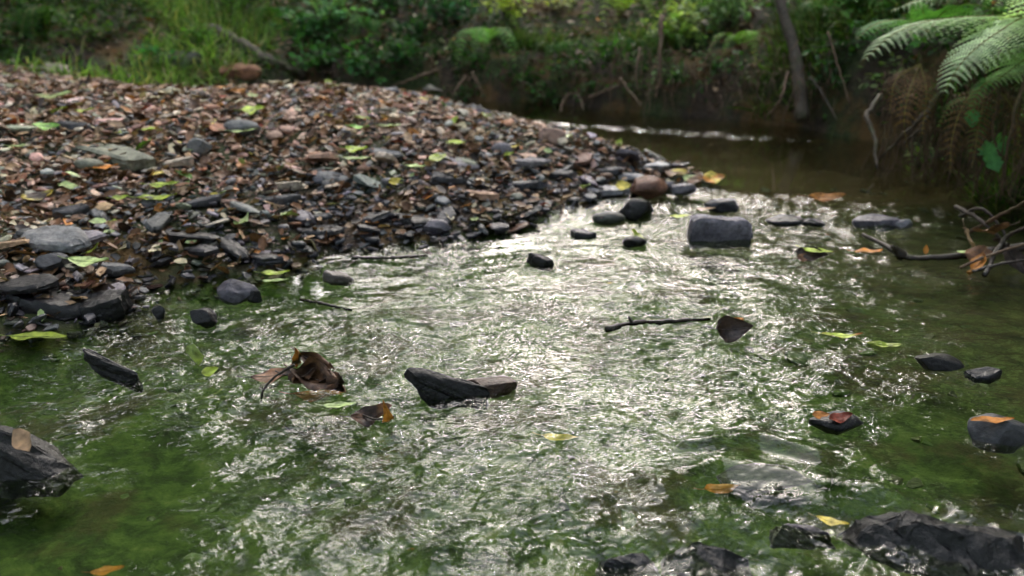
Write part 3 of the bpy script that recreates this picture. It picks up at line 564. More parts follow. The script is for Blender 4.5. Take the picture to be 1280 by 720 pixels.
HL = [
 (317, 150, 26, 'lime', 'bright green round leaf on the upper middle of the bar', dict(ratio=.85, yaw=.4, tilt=(.25, 0), mark='bright green round leaf')),
 (350, 113, 26, 'cream', 'creamy yellow green leaf near the rear crest of the bar', dict(ratio=.55, yaw=-.2, mark='creamy leaf', colmul=.9)),
 (447, 200, 30, 'lime', 'large fresh green leaf lying beside a grey slate, lower of two', dict(ratio=.6, yaw=-.4, tilt=(.15, 0), mark='large fresh green leaf')),
 (448, 212, 34, 'palegreen', 'pale green leaf below the large fresh green leaf', dict(ratio=.4, yaw=-.2)),
 (450, 172, 28, 'green', 'green leaf lying flat above the large fresh green leaf', dict(ratio=.5, yaw=-.5, colmul=1.8)),
 (488, 170, 26, 'palegreen', 'pale green narrow leaf on the crest side of the bar', dict(ratio=.4, yaw=-.3)),
 (570, 191, 26, 'lime', 'lime green oval leaf towards the pool side of the bar', dict(ratio=.5, yaw=-.5, tilt=(.15, 0), mark='lime oval leaf')),
 (548, 211, 28, 'lime', 'lime green leaf pointing up the bar below the lime oval leaf', dict(ratio=.6, yaw=1.0, tilt=(.2, 0))),
 (520, 222, 26, 'palegreen', 'pale yellowish leaf beside the pointing lime leaf', dict(ratio=.5, yaw=-.4)),
 (208, 246, 34, 'lime', 'yellow green leaf, upper of two close together near the waterline', dict(ratio=.4, yaw=.1, tilt=(.2, 0), mark='upper yellow green leaf')),
 (200, 264, 42, 'lime', 'yellow green leaf, lower of two close together near the waterline', dict(ratio=.4, yaw=.15, tilt=(.1, 0))),
 (153, 262, 18, 'lime', 'small curled green leaf beside the two yellow green leaves', dict(ratio=.6, yaw=.4, tilt=(.3, 0))),
 (50, 262, 34, 'dark', 'dark brown leaf with a yellow tip beside the dark rounded slate', dict(ratio=.5, yaw=.9, tilt=(.4, 0), col2='yellow', mark='dark and yellow leaf')),
 (66, 258, 20, 'yellow', 'small golden leaf leaning on the dark leaf', dict(ratio=.5, yaw=-1.0, tilt=(.5, 0), colmul=1.1)),
 (27, 198, 26, 'palegreen', 'pale green leaf in front of the big slab at the photo edge', dict(ratio=.5, yaw=-.1)),
 (60, 172, 28, 'green', 'green crumpled leaf between the slab and the dark bluish slate', dict(ratio=.6, yaw=.8, tilt=(.4, .2), colmul=1.5)),
 (110, 162, 20, 'lime', 'small vivid green leaf on the upper corner of the big slab', dict(ratio=.7, yaw=.3, zadd=.03)),
 (190, 175, 18, 'lime', 'little yellow green leaf beyond the right end of the big slab', dict(ratio=.7, yaw=.5)),
 (197, 134, 16, 'cream', 'creamy white leaf fragment in the upper bar', dict(ratio=.7)),
 (208, 127, 16, 'cream', 'second creamy leaf fragment just above the creamy white one', dict(ratio=.6, yaw=.5)),
 (305, 178, 34, 'palegreen', 'narrow yellowish leaf below the curved grey stone', dict(ratio=.3, yaw=.05)),
 (280, 120, 16, 'orange', 'small orange leaf in the upper middle of the bar', dict(ratio=.8, colmul=1.2)),
 (135, 225, 26, 'orange', 'pale orange leaf under the front edge of the big slab', dict(ratio=.7, yaw=.4, colmul=1.2)),
 (108, 100, 20, 'lime', 'small green leaf at the grassy rear edge of the bar', dict(ratio=.6)),
 (163, 94, 14, 'lime', 'tiny green leaf lying on the long thin dark slate', dict(ratio=.5)),
 (70, 132, 40, 'brown', 'long khaki brown leaf curled behind the dark bluish slate', dict(ratio=.4, yaw=.2, tilt=(.3, 0), col2='palegreen')),
 (413, 78 + 20, 14, 'tan', 'tan leaf on the crest of the bar', dict(ratio=.6)),
 (640, 165 + 30, 16, 'yellow', 'small yellow leaf behind the round lilac stone', dict(ratio=.6)),
 (890, 246, 26, 'orange', 'orange yellow leaf sitting on a dark stone behind the squared block', dict(ratio=.8, yaw=.2, tilt=(.5, 0), zadd=.035, col2='yellow', colmul=1.2, mark='orange yellow leaf')),
 (778, 254, 18, 'yellow', 'golden leaf stuck to the side of the black leafy stone', dict(ratio=.8, tilt=(.7, 0), zadd=.03)),
 (846, 232, 30, 'brown', 'rust and yellow leaf on the tip of the bar', dict(ratio=.6, yaw=-.6, tilt=(.3, 0), col2='yellow', zadd=.02)),
 (870, 240, 34, 'brown', 'olive brown leaf draped over the last stones of the bar', dict(ratio=.5, yaw=-.7, tilt=(.5, 0), col2='palegreen', zadd=.02)),
 (882, 264, 24, 'tan', 'tan leaf plastered on the water side of the bar tip', dict(ratio=.5, wz=.004, zadd=.004)),
 (1032, 252, 46, 'orange', 'brick orange curled leaf floating at the lip of the pool', dict(ratio=.4, wz=.004, zadd=.01, tilt=(.45, 0), colmul=.8, mark='brick orange leaf')),
 (850, 273, 26, 'lime', 'pale lime leaf floating against the squared block', dict(ratio=.5, wz=.002, zadd=.004, mark='pale lime leaf')),
 (1085, 320, 34, 'orange', 'tan orange leaf caught on the black branch at its thin end', dict(ratio=.5, wz=.004, zadd=.008, colmul=1.2, col2='tan')),
 (1155, 324, 12, 'orange', 'small upright orange leaf wrapped on the black branch', dict(ratio=.6, yaw=1.4, tilt=(0, -1.2), wz=.004, zadd=.02)),
 (1203, 325, 18, 'palegreen', 'yellow green leaf in the twigs at the right bank', dict(ratio=.7, wz=.004, zadd=.015)),
 (118, 358, 52, 'palegreen', 'pale green leaf lying across the wet black slates at the water edge', dict(ratio=.4, yaw=-.2, tilt=(.2, 0), zadd=.03, mark='pale green leaf on the stack')),
 (345, 344, 36, 'lime', 'lime leaf lying flat on the water beside the bay stones', dict(ratio=.45, wz=.004, zadd=.003, colmul=.9)),
 (345, 352, 34, 'palegreen', 'pale leaf floating in front of the lime leaf in the bay', dict(ratio=.3, wz=.004, zadd=.001)),
 (48, 422, 74, 'lime', 'long green leaf awash in the water in front of the wet slate stack', dict(ratio=.35, yaw=-.05, wz=.001, zadd=.001, colmul=.7, mark='long awash leaf', curl=.03)),
 (243, 446, 46, 'palegreen', 'upright green leaf stuck on its edge in the rapid with its stem up', dict(ratio=.55, yaw=1.9, tilt=(.5, 1.1), wz=.02, zadd=.0, colmul=.8, mark='upright green leaf')),
 (262, 464, 22, 'lime', 'small yellow green leaf at the foot of the upright green leaf', dict(ratio=.6, yaw=.8, tilt=(.8, 0), wz=.008, zadd=0)),
 (425, 509, 40, 'palegreen', 'pale green pointed leaf floating beside the dark leaf with the orange curl', dict(ratio=.4, wz=.004, zadd=.002, yaw=.05, mark='pale pointed leaf')),
 (400, 495, 66, 'orange', 'amber leaf drowned just below the crumpled leaf clump', dict(ratio=.45, wz=-.012, zadd=0, colmul=.7)),
 (1052, 421, 48, 'lime', 'yellow green leaf half drowned in the dark water', dict(ratio=.3, wz=.001, zadd=.001, yaw=-.15, mark='yellow drowned leaf', col2='orange')),
 (1105, 432, 40, 'lime', 'pale translucent leaf drowned beside the yellow green leaf', dict(ratio=.45, wz=-.002, zadd=0, yaw=-.3, colmul=.7)),
 (902, 612, 46, 'orange', 'orange brown leaf drowned above the boulder by the ledge', dict(ratio=.5, wz=-.008, zadd=0, yaw=.1)),
 (1040, 655, 38, 'yellow', 'yellow green leaf trapped between the boulder and the slate ledge', dict(ratio=.45, wz=.006, zadd=.002, yaw=-.5, colmul=.8)),
 (1240, 527, 56, 'orange', 'orange brown leaf flattened on the grey rounded stone', dict(ratio=.3, wz=.027, zadd=.002, yaw=.05, stem=False, curl=.03, colmul=.8)),
 (30, 553, 64, 'tan', 'brown curled leaf draped on the shoulder of the black peaked rock', dict(ratio=.4, wz=.05, zadd=.0, yaw=-.75, tilt=(.5, .1), colmul=.6, stem=False)),
 (135, 714, 40, 'orange', 'orange leaf drowned in the green water nearest the camera', dict(ratio=.45, wz=-.004, zadd=0, yaw=.2)),
 (700, 548, 46, 'yellow', 'yellowish leaf drowned in mid channel in front of the driftwood', dict(ratio=.4, wz=-.018, zadd=0, yaw=-.2, colmul=.9)),
 (1015, 318, 38, 'dark', 'dark brown leaf standing in the riffle, heart of a small leaf clump', dict(ratio=.6, wz=.012, zadd=.0, yaw=-.5, tilt=(.8, 0), mark='riffle leaf clump')),
 (1022, 314, 36, 'lime', 'yellow green leaf laid along the dark leaf in the riffle', dict(ratio=.3, wz=.02, zadd=.0, yaw=-.6, tilt=(.3, 0))),
 (1004, 322, 22, 'brown', 'brown leaf curl at the foot of the dark leaf in the riffle', dict(ratio=.6, wz=.006, zadd=.0, yaw=.5, tilt=(.6, 0))),
 (760, 276 - 4, 14, 'red', 'small reddish brown leaf curled against the round olive stone', dict(ratio=.7, wz=.012, zadd=0, tilt=(.9, 0), yaw=.4)),
 (795, 295, 24, 'lime', 'vivid green leaf folded over the mossy topped stone', dict(ratio=.8, wz=.014, zadd=0, tilt=(.6, .2), yaw=1.2, fold=.5, colmul=.8)),
 (1026, 519, 22, 'orange', 'orange leaf on the left shoulder of the leaf covered stone', dict(ratio=.6, wz=.013, zadd=0, tilt=(.5, 0), colmul=.7, stem=False)),
 (1050, 522, 34, 'red', 'reddish leaf plastered over the leaf covered stone', dict(ratio=.5, wz=.017, zadd=0, tilt=(.4, 0), yaw=.3, colmul=.5, stem=False)),
]
for i, h in enumerate(HL): put_leaf(*h[:5], seed=i, **h[5])

# crumpled clump of brown leaves caught in the rapid (each leaf its own thing)
def curled(px, py, z, w, ratio, yaw, tilt, color, label, col2=None, curl=.6, fold=.5, colmul=1, wob=.15, seed=0):
    return put_leaf(px, py, w, color, label, ratio=ratio, yaw=yaw, tilt=tilt, curl=curl, fold=fold, wz=z, zadd=0, colmul=colmul, col2=col2, wob=wob, seed=seed)
curled(405, 478, .012, 78, .5, -.45, (.55, .05), 'brown', 'large crumpled brown leaf of the clump caught in the rapid', 'dark', .3, .9, .8, .35, 1)
curled(392, 482, .006, 70, .4, -.2, (-.4, .1), 'dark', 'black rotten leaf under the large crumpled brown leaf', None, .3, .5, 1, .3, 2)
curled(374, 452, .030, 42, .4, -1.1, (.4, -.9), 'orange', 'orange leaf standing up out of the crumpled clump', 'dark', .3, .8, 1.0, .2, 3)
curled(402, 458, .022, 66, .32, -.6, (.6, .1), 'brown', 'greyish brown leaf folded along the back of the crumpled clump', 'dark', .35, 1.0, .7, .3, 4)
curled(345, 470, .004, 60, .5, .2, (.15, 0), 'dark', 'dark flattened leaf trailing at the twig end of the crumpled clump', 'brown', .1, .2, 1, .1, 5)
curled(425, 480, .010, 48, .5, -.8, (.9, .2), 'dark', 'dark leaf folded into the right end of the crumpled clump', 'brown', .3, .9, 1.2, .3, 15)
curled(380, 470, .018, 40, .5, .9, (.7, -.2), 'brown', 'small dull brown leaf inside the crumpled clump', 'dark', .5, .9, .8, .3, 17)
curled(464, 522, .010, 50, .6, .3, (.5, 0), 'dark', 'black curled leaf beside the pale pointed leaf', 'brown', .6, .5, 1, .15, 6)
curled(486, 527, .016, 36, .45, -1.3, (.2, -.6), 'orange', 'bright orange curl of leaf leaning on the black curled leaf', None, 1.0, .3, 1.2, .1, 7)
curled(912, 412, .012, 46, .8, .3, (.95, .1), 'dark', 'black leaf standing on edge in mid stream at the end of the twig', 'dark', .5, .3, 1, .1, 8)
curled(926, 404, .016, 26, .6, -1.1, (.8, -.3), 'orange', 'orange backed leaf wrapped behind the black upright leaf', None, .5, .4, .9, .1, 9)
MARKS.append(('crumpled leaf clump', *W0(400, 478)[:2])); MARKS.append(('black upright leaf', *W0(912, 412)[:2]))

# ------------------------------------------------------------------ wood: twigs, branches, driftwood
def put_wood(name, pts, r0, r1, label, cat, col=(.1, .1, .1), mat=None, n=8, seed=0, knob=.0, twigs=(), k=26, gnarl=0):
    r = np.random.default_rng(seed); c = spline(pts, k); loc = c[0].copy(); rad = np.linspace(r0, r1, len(c)) * (1 + knob * r.normal(0, 1, len(c))); c[1:-1] += r.normal(0, .25, (len(c) - 2, 3)) * r0 * .5
    mb = MB(); tube(mb, c, np.maximum(rad, .0006), n, col)
    if gnarl:
        V_ = mb.v[0]; ax = np.repeat(c, n, 0)[:len(V_)]; dd = V_ - ax; th_ = np.arange(len(V_)) % n; kk_ = np.arange(len(V_)) // n; sc_ = 1 + gnarl * np.sin(th_ * 2.4 + 1.1) + gnarl * .5 * np.sin(th_ * 5.3 + kk_ * .12) + gnarl * .25 * r.normal(0, .5, len(V_)) ; mb.v[0] = ax + dd * sc_[:, None] * np.array([1, 1, 1.15])
    o = mb.build(name, mat or M_TWIG, smooth=True, loc=loc); tag(o, label, cat)
    for tw in twigs:
        b = MB(); cc = spline(tw, 12); tube(b, cc - loc, np.linspace(r1 * 1.3, r1 * .4, len(cc)), 6, col); b.build('side_twig', mat or M_TWIG, o, smooth=True)
    return o
def Wz(px, py, z): return W0(px, py, z)
put_wood('branch', [Wz(1078, 293, .02), Wz(1105, 306, .015), Wz(1130, 321, .006), Wz(1175, 322, .006), Wz(1225, 316, .012), Wz(1300, 306, .03)], .0035, .009, 'black wet branch lying in the riffle and running into the twig pile', 'branch', knob=.15,
         twigs=[[Wz(1128, 320, .006), Wz(1120, 312, .02), Wz(1115, 308, .03)]])
TW = [((1200, 335, .0), (1240, 318, .03), (1300, 300, .06), 'greyish twig rising out of the water on top of the pile'), ((1212, 290, .01), (1245, 272, .07), (1290, 248, .14), 'pale bent stem arching over the twig pile'),
      ((1195, 258, .05), (1225, 275, .05), (1285, 330, .0), 'thin twig sloping down across the pile towards the water'), ((1215, 340, .0), (1250, 330, .02), (1300, 322, .03), 'thick brown stick lowest in the pile'),
      ((1200, 270, .04), (1230, 262, .07), (1262, 300, .02), 'forked thin twig at the back of the pile'), ((1230, 345, .0), (1255, 300, .05), (1290, 280, .1), 'dark twig leaning steeply against the pile')]
for i, (a, b, c, lb) in enumerate(TW):
    put_wood('twig', [Wz(*a), Wz(*b), Wz(*c)], .003 + .0012 * (i % 3), .0025, lb, 'twig', mat=M_ROOT if i in (1, 0) else M_TWIG, seed=i + 3, knob=.1)
for i, (px, py, z, c, lb) in enumerate([(1225, 318, .02, 'brown', 'brown leaf wedged low in the twig pile'), (1250, 305, .03, 'dark', 'dark leaf in the middle of the twig pile'), (1240, 288, .045, 'brown', 'dull brown leaf high in the twig pile'), (1222, 332, .008, 'orange', 'orange leaf hanging at the water under the twig pile'), (1268, 325, .02, 'dark', 'black leaf at the photo edge of the twig pile'), (1210, 300, .03, 'tan', 'tan leaf on the back of the twig pile')]):
    put_leaf(px, py, 40, c, lb, wz=z, zadd=0, yaw=i * 1.3, tilt=(.6, .2 * i), seed=90 + i, wob=.15)
put_wood('twig', [Wz(757, 412, .002), Wz(790, 404, .006), Wz(830, 402, .004), Wz(888, 399, .004)], .0045, .0028, 'knotty dark twig lying in mid stream and ending at the black upright leaf', 'twig', seed=12, knob=.25, twigs=[[Wz(790, 404, .006), Wz(786, 396, .02)], [Wz(768, 410, .004), Wz(764, 414, .001)]])
put_wood('twig', [Wz(326, 503, -.004), Wz(330, 486, .008), Wz(345, 470, .02), Wz(368, 456, .034)], 0.0014, .0018, 'grey twig curving up out of the water into the crumpled leaf clump', 'twig', seed=13, knob=.1)
put_stone(140, 474, 64, 42, 'black', 'stubby dark piece of wood poking out of the sparkling water', 'hull', hull=[(-.5, 0, .95), (-.44, .3, .9), (-.5, -.2, .62), (-.38, -.3, .85), (-.2, -.4, .1), (.5, -.3, -.5), (.5, .3, -.5), (.45, 0, .12), (-.2, .4, -.2), (0, 0, .55)], dr=.3, water_z=0, sink=0, name='driftwood', cat='driftwood', colmul=.5)
put_wood('twig', [Wz(375, 374, .0), Wz(410, 381, .006), Wz(440, 388, .0)], .003, .002, 'thin dark twig awash in front of the pale topped slate', 'twig', seed=15, knob=.2)
put_wood('twig', [Wz(440, 322, .006), Wz(490, 322, .008), Wz(535, 320, .004)], .004, .002, 'low dark twig at the mouth of the inner bay', 'twig', seed=17, knob=.2)
put_wood('twig', [Wz(445, 325 + 190, .01), Wz(470, 524, .018), Wz(494, 520, .02)], .0015, .001, 'fine leaf stalk crossing the black curled leaf', 'twig', seed=18)
put_wood('twig', [Wz(690, 262, .02), Wz(705, 255, .03), Wz(700, 272, .012), Wz(712, 284, .0)][:3], .002, .0015, 'pale fine twig on the wet edge of the bar', 'twig', mat=M_ROOT, seed=19)
put_stone(558, 499, 104, 36, 'black', 'charred black piece of driftwood with a raised end in mid stream', 'hull', hull=[(-.5, 0, 1.0), (-.44, .2, 1.02), (-.52, .1, .78), (-.36, -.15, .9), (-.2, -.4, -.3), (.5, -.3, -.4), (.5, .3, -.4), (-.1, .4, -.3), (-.05, .05, .72), (.15, -.1, .5), (.5, 0, .3), (.3, .2, .45)], dr=.3, water_z=0, sink=0, name='driftwood', cat='driftwood', colmul=.45, seed=3)
MARKS.append(('black driftwood', *W0(560, 490)[:2]))
lg = put_wood('fallen_log', [hit(262, 48)[0] + (0, .05, .04), hit(300, 62)[0] + (0, 0, .03), hit(335, 80)[0] + (0, 0, .02), hit(378, 98)[0]], .032, .02, 'weathered brown log sloping down to the rear crest of the bar', 'log', mat=M_BARK, seed=20, knob=.08, n=12)

# ------------------------------------------------------------------ repeats on the bar: slates and leaves described by what lies nearest
DIRW = ['behind', 'in front of', 'left of', 'right of']
used = {}
def describe(kindword, x, y, size, cname):
    d = sorted(((math.hypot(x - mx, y - my), nm, mx, my) for nm, mx, my in MARKS))
    for k in range(6):
        dist, nm, mx, my = d[k]; dx, dy = x - mx, (y - my)
        w = (DIRW[0] if dy > 0 else DIRW[1]) if abs(dy) > abs(dx) else (DIRW[3] if dx > 0 else DIRW[2])
        near = 'just ' if dist < .10 else ('' if dist < .22 else 'some way ')
        lb = f'{size} {cname} {kindword} {near}{w} the {nm}'
        if lb not in used: used[lb] = 1; return lb
    for q in ('tilted', 'chipped', 'narrow', 'broad', 'thin', 'split', 'pointed', 'worn', 'rough', 'smooth'):
        l2 = f'{q} {lb}'
        if l2 not in used: used[l2] = 1; return l2
    return lb
r = np.random.default_rng(77); taken = [(m[1], m[2]) for m in MARKS]; cand = bar_points(2600, r, -.02); cnt = 0
# more of the large slates along the near waterline
o_ = sdist(cand[:, 0], cand[:, 1], BAR); pr = np.where(o_ < .3, 1, .25); cand = cand[r.uniform(0, 1, len(cand)) < pr]
keysn = ['grey', 'dark', 'brown', 'rust', 'pale', 'pink', 'greenish', 'lilac']
for x, y in cand:
    if cnt >= 190: break
    size = r.uniform(.036, .085) * (1.25 if sdist(np.array([x]), np.array([y]), BAR)[0] < .35 else .85)
    if any((x - a) ** 2 + (y - b) ** 2 < (size * .75) ** 2 for a, b in taken): continue
    if (CAM_H - Hs(x, y)) < .0: continue
    taken.append((x, y)); c, k = stone_cols(1, r, np.array([x]), np.array([y])); nm = keysn[int(k[0])]
    v, f = hero_slate(r, size, size * r.uniform(.4, .75), size * r.uniform(.07, .16), 3)
    v = v @ rotm(r.uniform(0, 6.28), r.normal(0, .2), r.normal(0, .2)).T
    o = MB().add(v, f, c[0]).build('slate_piece', M_STONE, smooth=True, sharp=32); o.location = (x, y, Hs(x, y) + .012)
    tag(o, describe('slate', x, y, 'small' if size < .045 else ('medium' if size < .065 else 'large'), C_NAME[nm]), 'stone', 'slates lying on the gravel bar'); cnt += 1
cand = bar_points(900, r, .0); cnt = 0; lk = ['lime', 'palegreen', 'yellow', 'tan', 'orange', 'brown', 'cream', 'red', 'green']
for x, y in cand:
    if cnt >= 170: break
    size = r.uniform(.022, .048)
    if any((x - a) ** 2 + (y - b) ** 2 < (.03) ** 2 for a, b in taken): continue
    taken.append((x, y)); nm = lk[r.choice(9, p=[.06, .09, .05, .28, .06, .30, .09, .03, .04])]
    o = put_leaf(x * 100, y * 100, size, nm, describe('leaf', x, y, 'small' if size < .035 else 'medium sized', CL_NAME[nm]), ratio=r.uniform(.4, .75), yaw=r.uniform(0, 6.28), tilt=(r.normal(0, .3), r.normal(0, .3)),
                 curl=r.uniform(0, .4), fold=r.uniform(.1, .5), pos=(x, y, Hs(x, y) + .008), group='fallen leaves on the gravel bar', stem=False, seed=cnt, colmul=.85, wob=.12); cnt += 1

# ------------------------------------------------------------------ ferns
def frond_arrays(mb, ctrl, plen, npin, r, up=(0, 0, 1), col=(.12, .3, .06), lobes=9, droop=.35, stemcol=(.2, .16, .06), rr=.0022):
    c = spline(ctrl, 30); s = np.concatenate([[0], np.cumsum(np.linalg.norm(np.diff(c, axis=0), axis=1))]); s /= s[-1]
    tube(mb, c, np.linspace(rr, rr * .25, len(c)), 5, stemcol)
    up = np.asarray(up, float); V = []; F = []; Cc = []; nv = 0
    for i in range(npin):
        q = .12 + .88 * (i + .3) / npin; p = np.array([np.interp(q, s, c[:, k]) for k in range(3)]); p2 = np.array([np.interp(min(q + .03, 1), s, c[:, k]) for k in range(3)]); p1 = np.array([np.interp(q - .03, s, c[:, k]) for k in range(3)])
        tg = p2 - p1; tg /= np.linalg.norm(tg) + 1e-9; sd_ = np.cross(tg, up); sd_ /= np.linalg.norm(sd_) + 1e-9; nn = np.cross(sd_, tg)
        ln = plen * min(1, (q - .05) / .22) * (1 - max(0, q - .3) / .7) ** .8 + .004
        for sg in (-1, 1):
            d = sd_ * sg * .93 + tg * .36 + r.normal(0, .04, 3); d /= np.linalg.norm(d); w = max(ln * .36, .004)
            bdir = np.cross(nn, d); bdir /= np.linalg.norm(bdir); nb = lobes
            cc = np.array(col) * r.uniform(.8, 1.25)
            pts = []
            for j in range(nb + 1):
                t = j / nb; pos = p + d * ln * t - up * droop * ln * t * t; ww = w * (1 - t) ** .7 * .5
                if j < nb:
                    for e in (-1, 1):
                        a0 = pos; a1 = p + d * ln * (t + .85 / nb) - up * droop * ln * t * t; tip = (a0 + a1) / 2 + bdir * e * ww + d * ln * .35 / nb - up * ww * .15; tip2 = tip + (a1 - a0) * .35
                        V += [a0, a1, tip2, tip]; F.append((nv, nv + 1, nv + 2, nv + 3)); nv += 4; Cc += [cc] * 4
    mb.add(np.array(V), F, np.array(Cc))
def fern(base, fronds, label, col=(.12, .3, .06), plen=.09, npin=24, seed=0, lobes=9, group=None):
    root = tag(empty('fern', base), label, 'fern', group); r = np.random.default_rng(seed)
    for ct in fronds:
        mb = MB(); ln = sum(np.linalg.norm(np.subtract(a, b)) for a, b in zip(ct[:-1], ct[1:]))
        frond_arrays(mb, [np.subtract(q, base) for q in ct], plen * min(1, ln / .35), npin, r, col=col, lobes=lobes); mb.build('frond', M_FOL, root)
    return root
Bf = P3(1330, 60, 1.95)
fern(Bf, [[Bf, P3(1280, 24, 1.9), P3(1190, 22, 1.86), P3(1125, 38, 1.84), P3(1078, 76, 1.82)],
          [Bf, P3(1290, 22, 1.8), P3(1245, 42, 1.76), P3(1205, 75, 1.74), P3(1178, 118, 1.73)],
          [Bf, P3(1320, 10, 1.95), P3(1250, -14, 2.0), P3(1180, -10, 2.04), P3(1110, 15, 2.06)],
          [Bf, P3(1310, 55, 1.85), P3(1280, 75, 1.8), P3(1240, 105, 1.78)],
          [Bf, P3(1330, 0, 1.7), P3(1300, -20, 1.6), P3(1270, 20, 1.55)]],
     'large pale green fern arching from the right bank over the hanging roots', col=(.46, .60, .34), plen=.14, npin=30, seed=1, lobes=11)
MARKS.append(('large fern', 1.3, 1.9))
b2 = P3(1215, 118, 2.05)
fern(b2, [[b2, P3(1222, 135, 1.98), P3(1222, 160, 1.95), P3(1212, 192, 1.94)], [b2, P3(1200, 125, 2.0), P3(1185, 135, 1.98), P3(1172, 160, 1.98)]], 'short drooping fern hanging down against the brown roots', col=(.12, .3, .07), plen=.05, npin=14, seed=2)
def dead_fern(pts, label, seed):
    b = pts[0][0]; return fern(b, pts, label, col=(.16, .09, .045), plen=.05, npin=16, seed=seed, lobes=5)
dead_fern([[P3(1150, 80, 2.05), P3(1138, 110, 1.98), P3(1130, 150, 1.97), P3(1136, 195, 2.0)], [P3(1150, 80, 2.05), P3(1158, 115, 1.98), P3(1152, 170, 1.97)], [P3(1150, 80, 2.05), P3(1120, 100, 2.0), P3(1112, 140, 2.0)]], 'dead brown fern hanging limp down the right bank below the frond tips', 5)
dead_fern([[P3(1235, 100, 2.0), P3(1205, 130, 1.93), P3(1190, 175, 1.92), P3(1188, 215, 1.92)], [P3(1235, 100, 2.0), P3(1268, 140, 1.9), P3(1272, 200, 1.9)], [P3(1235, 100, 2.0), P3(1225, 150, 1.92), P3(1215, 210, 1.9)]], 'dead brown fern hanging behind the broad toothed leaves', 6)
b3 = P3(1275, 100, 1.9)
fern(b3, [[b3, P3(1250, 96, 1.84), P3(1228, 108, 1.82), P3(1212, 135, 1.82)], [b3, P3(1300, 110, 1.8), P3(1310, 150, 1.8)]], 'fresh green fern hanging lower under the large pale fern', col=(.16, .36, .11), plen=.075, npin=18, seed=12, lobes=8)
b4 = P3(1160, 40, 2.2)
fern(b4, [[b4, P3(1130, 25, 2.1), P3(1095, 30, 2.05), P3(1070, 50, 2.03)], [b4, P3(1180, 15, 2.1), P3(1215, 5, 2.0), P3(1250, 15, 1.95)], [b4, P3(1150, 5, 2.15), P3(1130, -15, 2.15)]], 'mid green fern spreading just behind the large pale fern', col=(.14, .32, .10), plen=.10, npin=22, seed=13, lobes=8)
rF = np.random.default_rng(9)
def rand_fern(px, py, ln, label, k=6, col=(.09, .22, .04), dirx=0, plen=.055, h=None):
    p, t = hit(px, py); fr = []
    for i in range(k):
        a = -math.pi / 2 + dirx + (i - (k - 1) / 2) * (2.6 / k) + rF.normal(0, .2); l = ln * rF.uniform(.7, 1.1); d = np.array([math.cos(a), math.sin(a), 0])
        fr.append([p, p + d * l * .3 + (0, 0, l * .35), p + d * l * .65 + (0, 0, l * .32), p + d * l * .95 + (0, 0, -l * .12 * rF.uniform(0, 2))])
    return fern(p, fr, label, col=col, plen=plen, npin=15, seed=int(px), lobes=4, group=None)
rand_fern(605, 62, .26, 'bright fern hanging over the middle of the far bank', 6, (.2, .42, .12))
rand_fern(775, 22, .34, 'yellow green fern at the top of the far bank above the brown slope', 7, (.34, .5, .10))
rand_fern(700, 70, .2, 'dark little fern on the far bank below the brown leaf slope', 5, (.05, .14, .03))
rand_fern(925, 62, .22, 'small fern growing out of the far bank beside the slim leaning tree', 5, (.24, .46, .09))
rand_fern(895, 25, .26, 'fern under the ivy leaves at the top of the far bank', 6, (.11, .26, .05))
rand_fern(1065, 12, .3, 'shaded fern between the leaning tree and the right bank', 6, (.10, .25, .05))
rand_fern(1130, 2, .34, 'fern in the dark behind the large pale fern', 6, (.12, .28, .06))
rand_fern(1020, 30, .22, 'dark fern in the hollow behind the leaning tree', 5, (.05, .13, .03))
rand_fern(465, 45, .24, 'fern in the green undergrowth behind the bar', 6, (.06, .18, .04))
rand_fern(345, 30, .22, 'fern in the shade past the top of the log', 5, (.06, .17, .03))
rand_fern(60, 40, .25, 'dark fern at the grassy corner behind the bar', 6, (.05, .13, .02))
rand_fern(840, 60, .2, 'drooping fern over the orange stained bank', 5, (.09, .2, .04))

# ------------------------------------------------------------------ undergrowth: leafy plants, each its own thing
def leafcard(nv=0):
    return (np.array([(0, 0, 0), (.35, .24, .05), (.75, .2, .04), (1, 0, -.03), (.75, -.2, .04), (.35, -.24, .05), (.5, 0, 0)]), [(0, 6, 1), (1, 6, 2), (2, 6, 3), (3, 6, 4), (4, 6, 5), (5, 6, 0)])
LC = leafcard()
def plant(p, hgt, spread, nst, nl, lsize, col, label, name='leafy_plant', cat='plant', seed=0, droop=.3, group=None, lean=(0, 0), mat=None):
    r = np.random.default_rng(seed); root = tag(empty(name, p), label, cat, group); st = MB(); lf = MB(); T = []; 
    for i in range(nst):
        a = r.uniform(0, 6.28); rad = spread * r.uniform(.2, 1); hh = hgt * r.uniform(.5, 1.1)
        end = np.array([math.cos(a) * rad + lean[0] * hh, math.sin(a) * rad + lean[1] * hh, hh - droop * rad * r.uniform(.4, 1.5)])
        c = spline([np.array([math.cos(a), math.sin(a), 0]) * spread * .08, end * .5 + (0, 0, hh * .22), end], 8); tube(st, c, np.linspace(.0028, .001, len(c)), 4, (.12, .09, .04))
        m = max(2, nl // nst); q = r.uniform(.2, 1, m); T.append(np.array([[np.interp(w, np.linspace(0, 1, len(c)), c[:, k]) for k in range(3)] for w in q]) + r.normal(0, lsize * .45, (m, 3)))
    T = np.concatenate(T); m = len(T); Mx = scatter_M(m, lsize * r.uniform(.6, 1.25, m), r, .55); cc = np.array(col) * r.uniform(.45, 1.5, (m, 1)) * r.normal(1, .08, (m, 3))
    lf.inst(LC, Mx, T, np.clip(cc, .005, .9)); st.build('stems', M_BARK, root); lf.build('foliage', mat or M_FOL, root); return root
